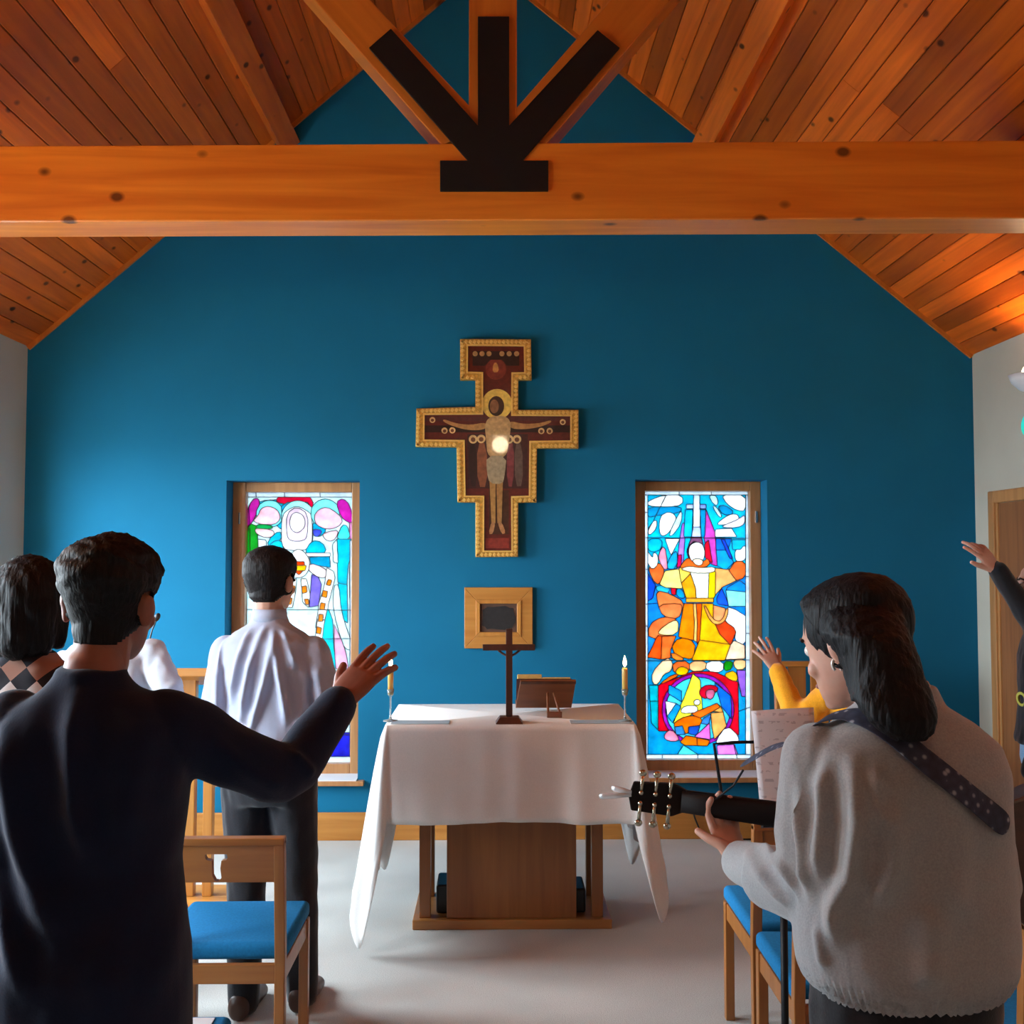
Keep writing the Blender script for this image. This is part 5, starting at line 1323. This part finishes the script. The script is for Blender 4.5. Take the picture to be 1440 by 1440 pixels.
# person at the right edge --------------------------------------------------
p = Person(pix(1478, 1000, 4.25).x, 4.25, 1.64, rad(68), 'person in black top and light jeans at the right edge, raising an arm', SK_B, head_yaw=rad(72), head_pitch=rad(4))
p.sh['L'] = p.at(-.15, .02, 1.31)
p.arm('R', pix(1456, 880, 4.28), pix(1402, 801, 4.20), (-.60, .05, .76), (.3, -.85, .4), scale=.95, curl=(6, 16, 30, 34, 10), spread=2.0); p.arm('L', p.at(-.21, .0, 1.03), p.at(-.2, .1, .80), (.1, .2, -.95), (-.9, .1, 0), scale=.95)
p.body(); p.trousers(fabric('light_denim', (.22, .40, .62), .3, noise=.2)); p.shoes(M_white)
p.garment('black_top', jumper(.54), fabric('black_cotton', (.008, .008, .012)), (.060, .052, .040), voxel=.008, seed=41, wrinkle=.006)
h = p.bvh.ray_cast(CAM, ray(1437, 983).normalized())
if h[0] is not None:
    q = h[0]; nn = h[1] if h[1].y < 0 else -h[1]; u_ = nn.orthogonal().normalized(); v_ = nn.cross(u_); mb = MB(); P = [q+nn*.004+(u_*math.cos(t)+v_*math.sin(t))*.03 for t in [2*math.pi*k/20 for k in range(20)]]; P2 = [q+nn*.004+(u_*math.cos(t)+v_*math.sin(t))*.019 for t in [2*math.pi*k/20 for k in range(20)]]
    for k in range(20): mb.prism([P[k], P[(k+1) % 20], P2[(k+1) % 20], P2[k]], nn*-.012)
    mb.build('shirt_print', plain('yellow_print', (.45, .42, .05), .6), p.root, label='yellow ring printed on the top')
p.blob_hair(HB, lambda mb, W: (mb.ball(W((0, -.035, .022)), (.086, .088, .098), 20, 14), limb(mb, [W((0, -.075, 0)), W((0, -.08, -.16))], [.065, .05])), amp=.004)

# guitarist --------------------------------------------------------------------
p = Person(pix(1266, 1100, 1.92).x, 1.92, 1.63, rad(6), 'guitarist with long black hair in oatmeal jumper seen from behind', SK_B, head_yaw=rad(36), head_pitch=rad(-17))
p.hc = pix(1203, 903, 1.985); p.w = 1.05
G = p
p.sh['L'] = pix(1150, 1062, 1.92); p.sh['R'] = pix(1352, 1085, 1.93)
p.arm('L', pix(1142, 1248, 1.97), pix(1040, 1212, 2.252), (-.25, .70, .66), (-.2, .5, -.8), scale=.93, curl=(34, 36, 38, 38, -18), spread=.7); p.arm('R', pix(1392, 1262, 1.98), p.at(.10, .30, 1.0), (-.8, .45, -.2), (.3, .8, .4), scale=.93, curl=(18, 18, 20, 22, 10))
p.body(); p.trousers(M_dkt); p.shoes(M_shoe)
gT = [(.530, .168, .142, 0), (.536, .178, .150, 0), (.555, .194, .160, -.005), (.575, .200, .161, -.005), (.60, .203, .158, -.003), (.66, .200, .150, -.003), (.72, .198, .143, -.006), (.77, .192, .132, -.010), (.80, .176, .112, -.012), (.825, .130, .088, -.010), (.845, .080, .068, -.004), (.868, .066, .062, .004)]
hemz = .530*1.63
def ribs(v, n):
    ang = np.arctan2(v[:, 1]-p.b.y, v[:, 0]-p.b.x); k = np.clip((.562*1.63-v[:, 2])/.03, 0, 1)*np.clip((v[:, 2]-hemz+.02)/.02, 0, 1)
    return v+n*(.0035*np.sin(ang*95)*k)[:, None]
def drape(mb):
    a, b_ = pix(1150, 1075, 1.93), pix(1150, 1262, 1.95)
    limb(mb, [a, a.lerp(b_, .5), b_], [.072, .080, .066]); limb(mb, [pix(1178, 1120, 1.9), pix(1172, 1260, 1.9)], [.06, .05])
    limb(mb, [pix(1142, 1250, 1.97), pix(1085, 1235, 2.08)], [.072, .062])
    limb(mb, [pix(1352, 1100, 1.93), pix(1385, 1240, 1.97)], [.072, .066])
M_oat = fabric('oatmeal_knit', (.335, .34, .35), .45, nscale=260, noise=.12)
p.garment('jumper', gT, M_oat, (.070, .070, .048), voxel=.006, cuff=-.01, seed=51, wrinkle=.003, wr_scale=22, it=4, extra=drape, rib=ribs,
          folds=[([(1200,1075),(1206,1155),(1197,1230),(1177,1275),(1172,1320)], .018, .026), ([(1128,1110),(1138,1185),(1140,1255)], .016, .022), ([(1162,1080),(1160,1150),(1156,1240)], .014, .018), ([(1258,1120),(1252,1220),(1228,1275)], .022, .016), ([(1050,1200),(1075,1235),(1110,1270)], .012, .012), ([(1070,1188),(1100,1215),(1125,1262)], .010, .010), ([(1300,1270),(1310,1340),(1300,1390)], .03, .012), ([(1152,1300),(1160,1360)], .012, .010), ([(1230,1080),(1235,1160)], .015, .010), ([(1330,1090),(1345,1200),(1335,1290)], .03, .012)])
GB = p.bvh
# hair: cap and a long fall over the back
def longhair(mb, W):
    mb.ball(W((0, -.018, .034)), (.092, .108, .094), 22, 16, p.hm)
    S_ = [(1207, 838, 1.97, 34, .060), (1209, 862, 1.95, 54, .095), (1214, 890, 1.92, 58, .10), (1232, 920, 1.885, 52, .085), (1244, 950, 1.855, 50, .07), (1256, 985, 1.82, 54, .055), (1268, 1010, 1.795, 48, .04), (1275, 1030, 1.785, 34, .025), (1280, 1042, 1.782, 18, .012)]
    loftE(mb, [(pix(a, b_, c_), V((1, 0, 0)), V((0, 1, 0)), hw*c_/1440, hd) for a, b_, c_, hw, hd in S_], 30)
    limb(mb, [pix(1196, 905, 1.93), pix(1197, 950, 1.91), pix(1201, 985, 1.87)], [.016, .014, .006])
p.short_hair(HR, top=.02, side=.016, rough=.2, fringe=.07)
p.blob_hair(HR, longhair, amp=.0035, stretch=(1, 1, .06), sc=120, voxel=.005)
# earring
ec = pix(1178, 934, 1.93); mb = MB(); mb.tube([ec+V((.010*math.cos(t), 0, .013*math.sin(t))) for t in [rad(-60+300*k/14) for k in range(15)]], .0028, 8); mb.build('earring', plain('silver', (.9, .88, .84), .25, .4), p.root, smooth=True)

# guitar -----------------------------------------------------------------------
nut, jn = pix(958, 1127, 2.335), pix(1150, 1154, 2.275); ax = (jn-nut).normalized(); up_ = (V((0, 0, 1))-ax*ax.z).normalized(); fr_ = ax.cross(up_)
fr_ = fr_ if fr_.y > 0 else -fr_
gr = empty('acoustic_guitar', jn, label='dark acoustic guitar held by the guitarist, neck pointing to the altar', cat='guitar')
Q = lambda a, u_, f_: nut+ax*a+up_*u_+fr_*f_
M_neck = plain('dark_guitar_neck', (.012, .008, .008), .6, spec=.2); M_gb = wood('guitar_mahogany', (.05, .02, .012), (.09, .035, .02), 'X', .3, .5, vary=.02)
mb = MB(); secs = []
for a in (0, .08, .2, .36, .44):
    hw = .024+.008*a/.44; secs.append((Q(a, 0, -.003), up_, fr_, hw, .014+.010*max(0, a-.3)))
loftE(mb, secs, 18); mb.build('neck', M_neck, gr, smooth=True)
mb = MB(); mb.prism([Q(0, -.024, .010), Q(.46, -.029, .010), Q(.46, .029, .010), Q(0, .024, .010)], fr_*.006); mb.build('fretboard', plain('rosewood', (.02, .012, .01), .5), gr)
hd_ = MB().prism([Q(.01, -.024, .004), Q(.01, .024, .004), Q(-.018, .037, .0), Q(-.110, .032, -.018), Q(-.118, .0, -.020), Q(-.110, -.032, -.018), Q(-.018, -.037, .0)], fr_*.016).build('headstock', M_neck, gr, bevel=.003)
M_tun = plain('worn_chrome', (.55, .5, .38), .25, 1)
for k in range(3):
    for s_ in (-1, 1):
        a = -.026-.032*k; b0 = -.003-.016*(-a)/.15
        t_ = MB(); t_.tube([Q(a, s_*.012, b0-.006), Q(a, s_*.030, b0-.008), Q(a, s_*.050, b0-.008)], .0042, 8); t_.ball(Q(a, s_*.056, b0-.008), (.009, .005, .008), 10, 8)
        t_.tube([Q(a, s_*.012, b0-.012), Q(a, s_*.012, b0+.022)], .005, 8); t_.build('tuning_peg', M_tun, hd_, smooth=True)
mb = MB()
for i in range(6):
    u_ = -.018+.0072*i; mb.tube([Q(-.02, u_, .020), Q(.46, u_*1.15, .021), Q(.78, u_*1.35, .022)], .0007, 5)
mb.build('strings', M_chrome, gr, kind='stuff')
outl = [(.42, .0), (.43, .07), (.47, .115), (.53, .135), (.59, .12), (.635, .108), (.69, .125), (.76, .17), (.83, .19), (.89, .16), (.92, .09), (.925, 0)]
outl = outl+[(a, -u_) for a, u_ in outl[-2:0:-1]]
outl = smooth_closed(outl, 1)
sc_ = .92; outl = [(.42+(a-.42)*sc_, u_*.88) for a, u_ in outl]
MB().prism([Q(a, u_, -.075) for a, u_ in outl], fr_*.09).build('guitar_body', M_gb, gr, bevel=.006)
# strings' end prongs of the capo clipped on the headstock
cp = empty('capo', Q(-.118, 0, -.02), label='silver capo clipped to the tip of the guitar headstock', cat='capo')
for tip, w0 in (((843, 1120), 0), ((860, 1108), .006)):
    T_ = pix(*tip, 2.36); S0 = Q(-.112, .004+w0, -.022); d_ = (T_-S0).normalized(); sd_ = d_.cross(V((0, 1, 0))).normalized()
    mb = MB(); loftE(mb, [(S0, sd_, V((0, 1, 0)), .004, .004), (S0.lerp(T_, .5), sd_, V((0, 1, 0)), .0065, .004), (T_-d_*.008, sd_, V((0, 1, 0)), .0075, .004), (T_, sd_, V((0, 1, 0)), .004, .003)], 12); mb.build('capo_arm', plain('pale_metal', (.82, .84, .86), .3, .7), cp, smooth=True)
# strap
m, nt, b = nodes('woven_strap'); tc = N(nt, 'ShaderNodeTexCoord'); vo = N(nt, 'ShaderNodeTexVoronoi'); vo.inputs['Scale'].default_value = 55
nt.links.new(tc.outputs['Object'], vo.inputs['Vector']); nt.links.new(ramp(nt, vo.outputs['Distance'], [(.12, (.34, .36, .42)), (.30, (.040, .045, .085)), (.8, (.022, .026, .05))]), b.inputs['Base Color']); b.inputs['Roughness'].default_value = .85
path = [(1045, 1083), (1072, 1067), (1100, 1052), (1125, 1038), (1150, 1024), (1175, 1014), (1200, 1011), (1222, 1016), (1245, 1030), (1275, 1054), (1305, 1078), (1335, 1102), (1365, 1127), (1392, 1148), (1412, 1164), (1428, 1176), (1440, 1186)]
cen = []
for i, q in enumerate(path):
    h = GB.ray_cast(CAM, ray(*q).normalized()); prev = cen[-1] if cen else None
    Yg = 2.27-.30*min(1, i/4)
    if i >= 4 and h[0] is None: continue
    cen.append((V(h[0]), V(h[1])) if i >= 4 else (pix(*q, Yg), V((0, -.8, .6))))
vs = []; fs = []; n = len(cen)
for i, (c_, nn) in enumerate(cen):
    t_ = (cen[min(i+1, n-1)][0]-cen[max(i-1, 0)][0]).normalized(); nn = nn if nn.dot(CAM-c_) > 0 else -nn; sdv = t_.cross(nn).normalized(); nn = sdv.cross(t_).normalized(); nn = nn if nn.dot(CAM-c_) > 0 else -nn
    wd = .010+.014*min(1, i/5.0)
    for s_ in (-1, 1): vs.append(c_+sdv*wd*s_+nn*.012)
for i in range(n-1): fs.append((2*i, 2*i+1, 2*i+3, 2*i+2))
st = empty('guitar_strap', cen[0][0], label='woven blue-grey guitar strap running over the guitarist shoulder and back', cat='strap')
o = mk('strap_band', vs, fs, m, st, smooth=True); so = o.modifiers.new('solid', 'SOLIDIFY'); so.thickness = .003; so.offset = 0; sb = o.modifiers.new('sub', 'SUBSURF'); sb.levels = 2; sb.render_levels = 2
MB().tube([cen[0][0]+V((0, 0, .0)), pix(1032, 1104, 2.29), Q(.075, .018, -.012)], .0025, 6).build('strap_lace', plain('black_lace', (.01, .01, .015), .8), st)
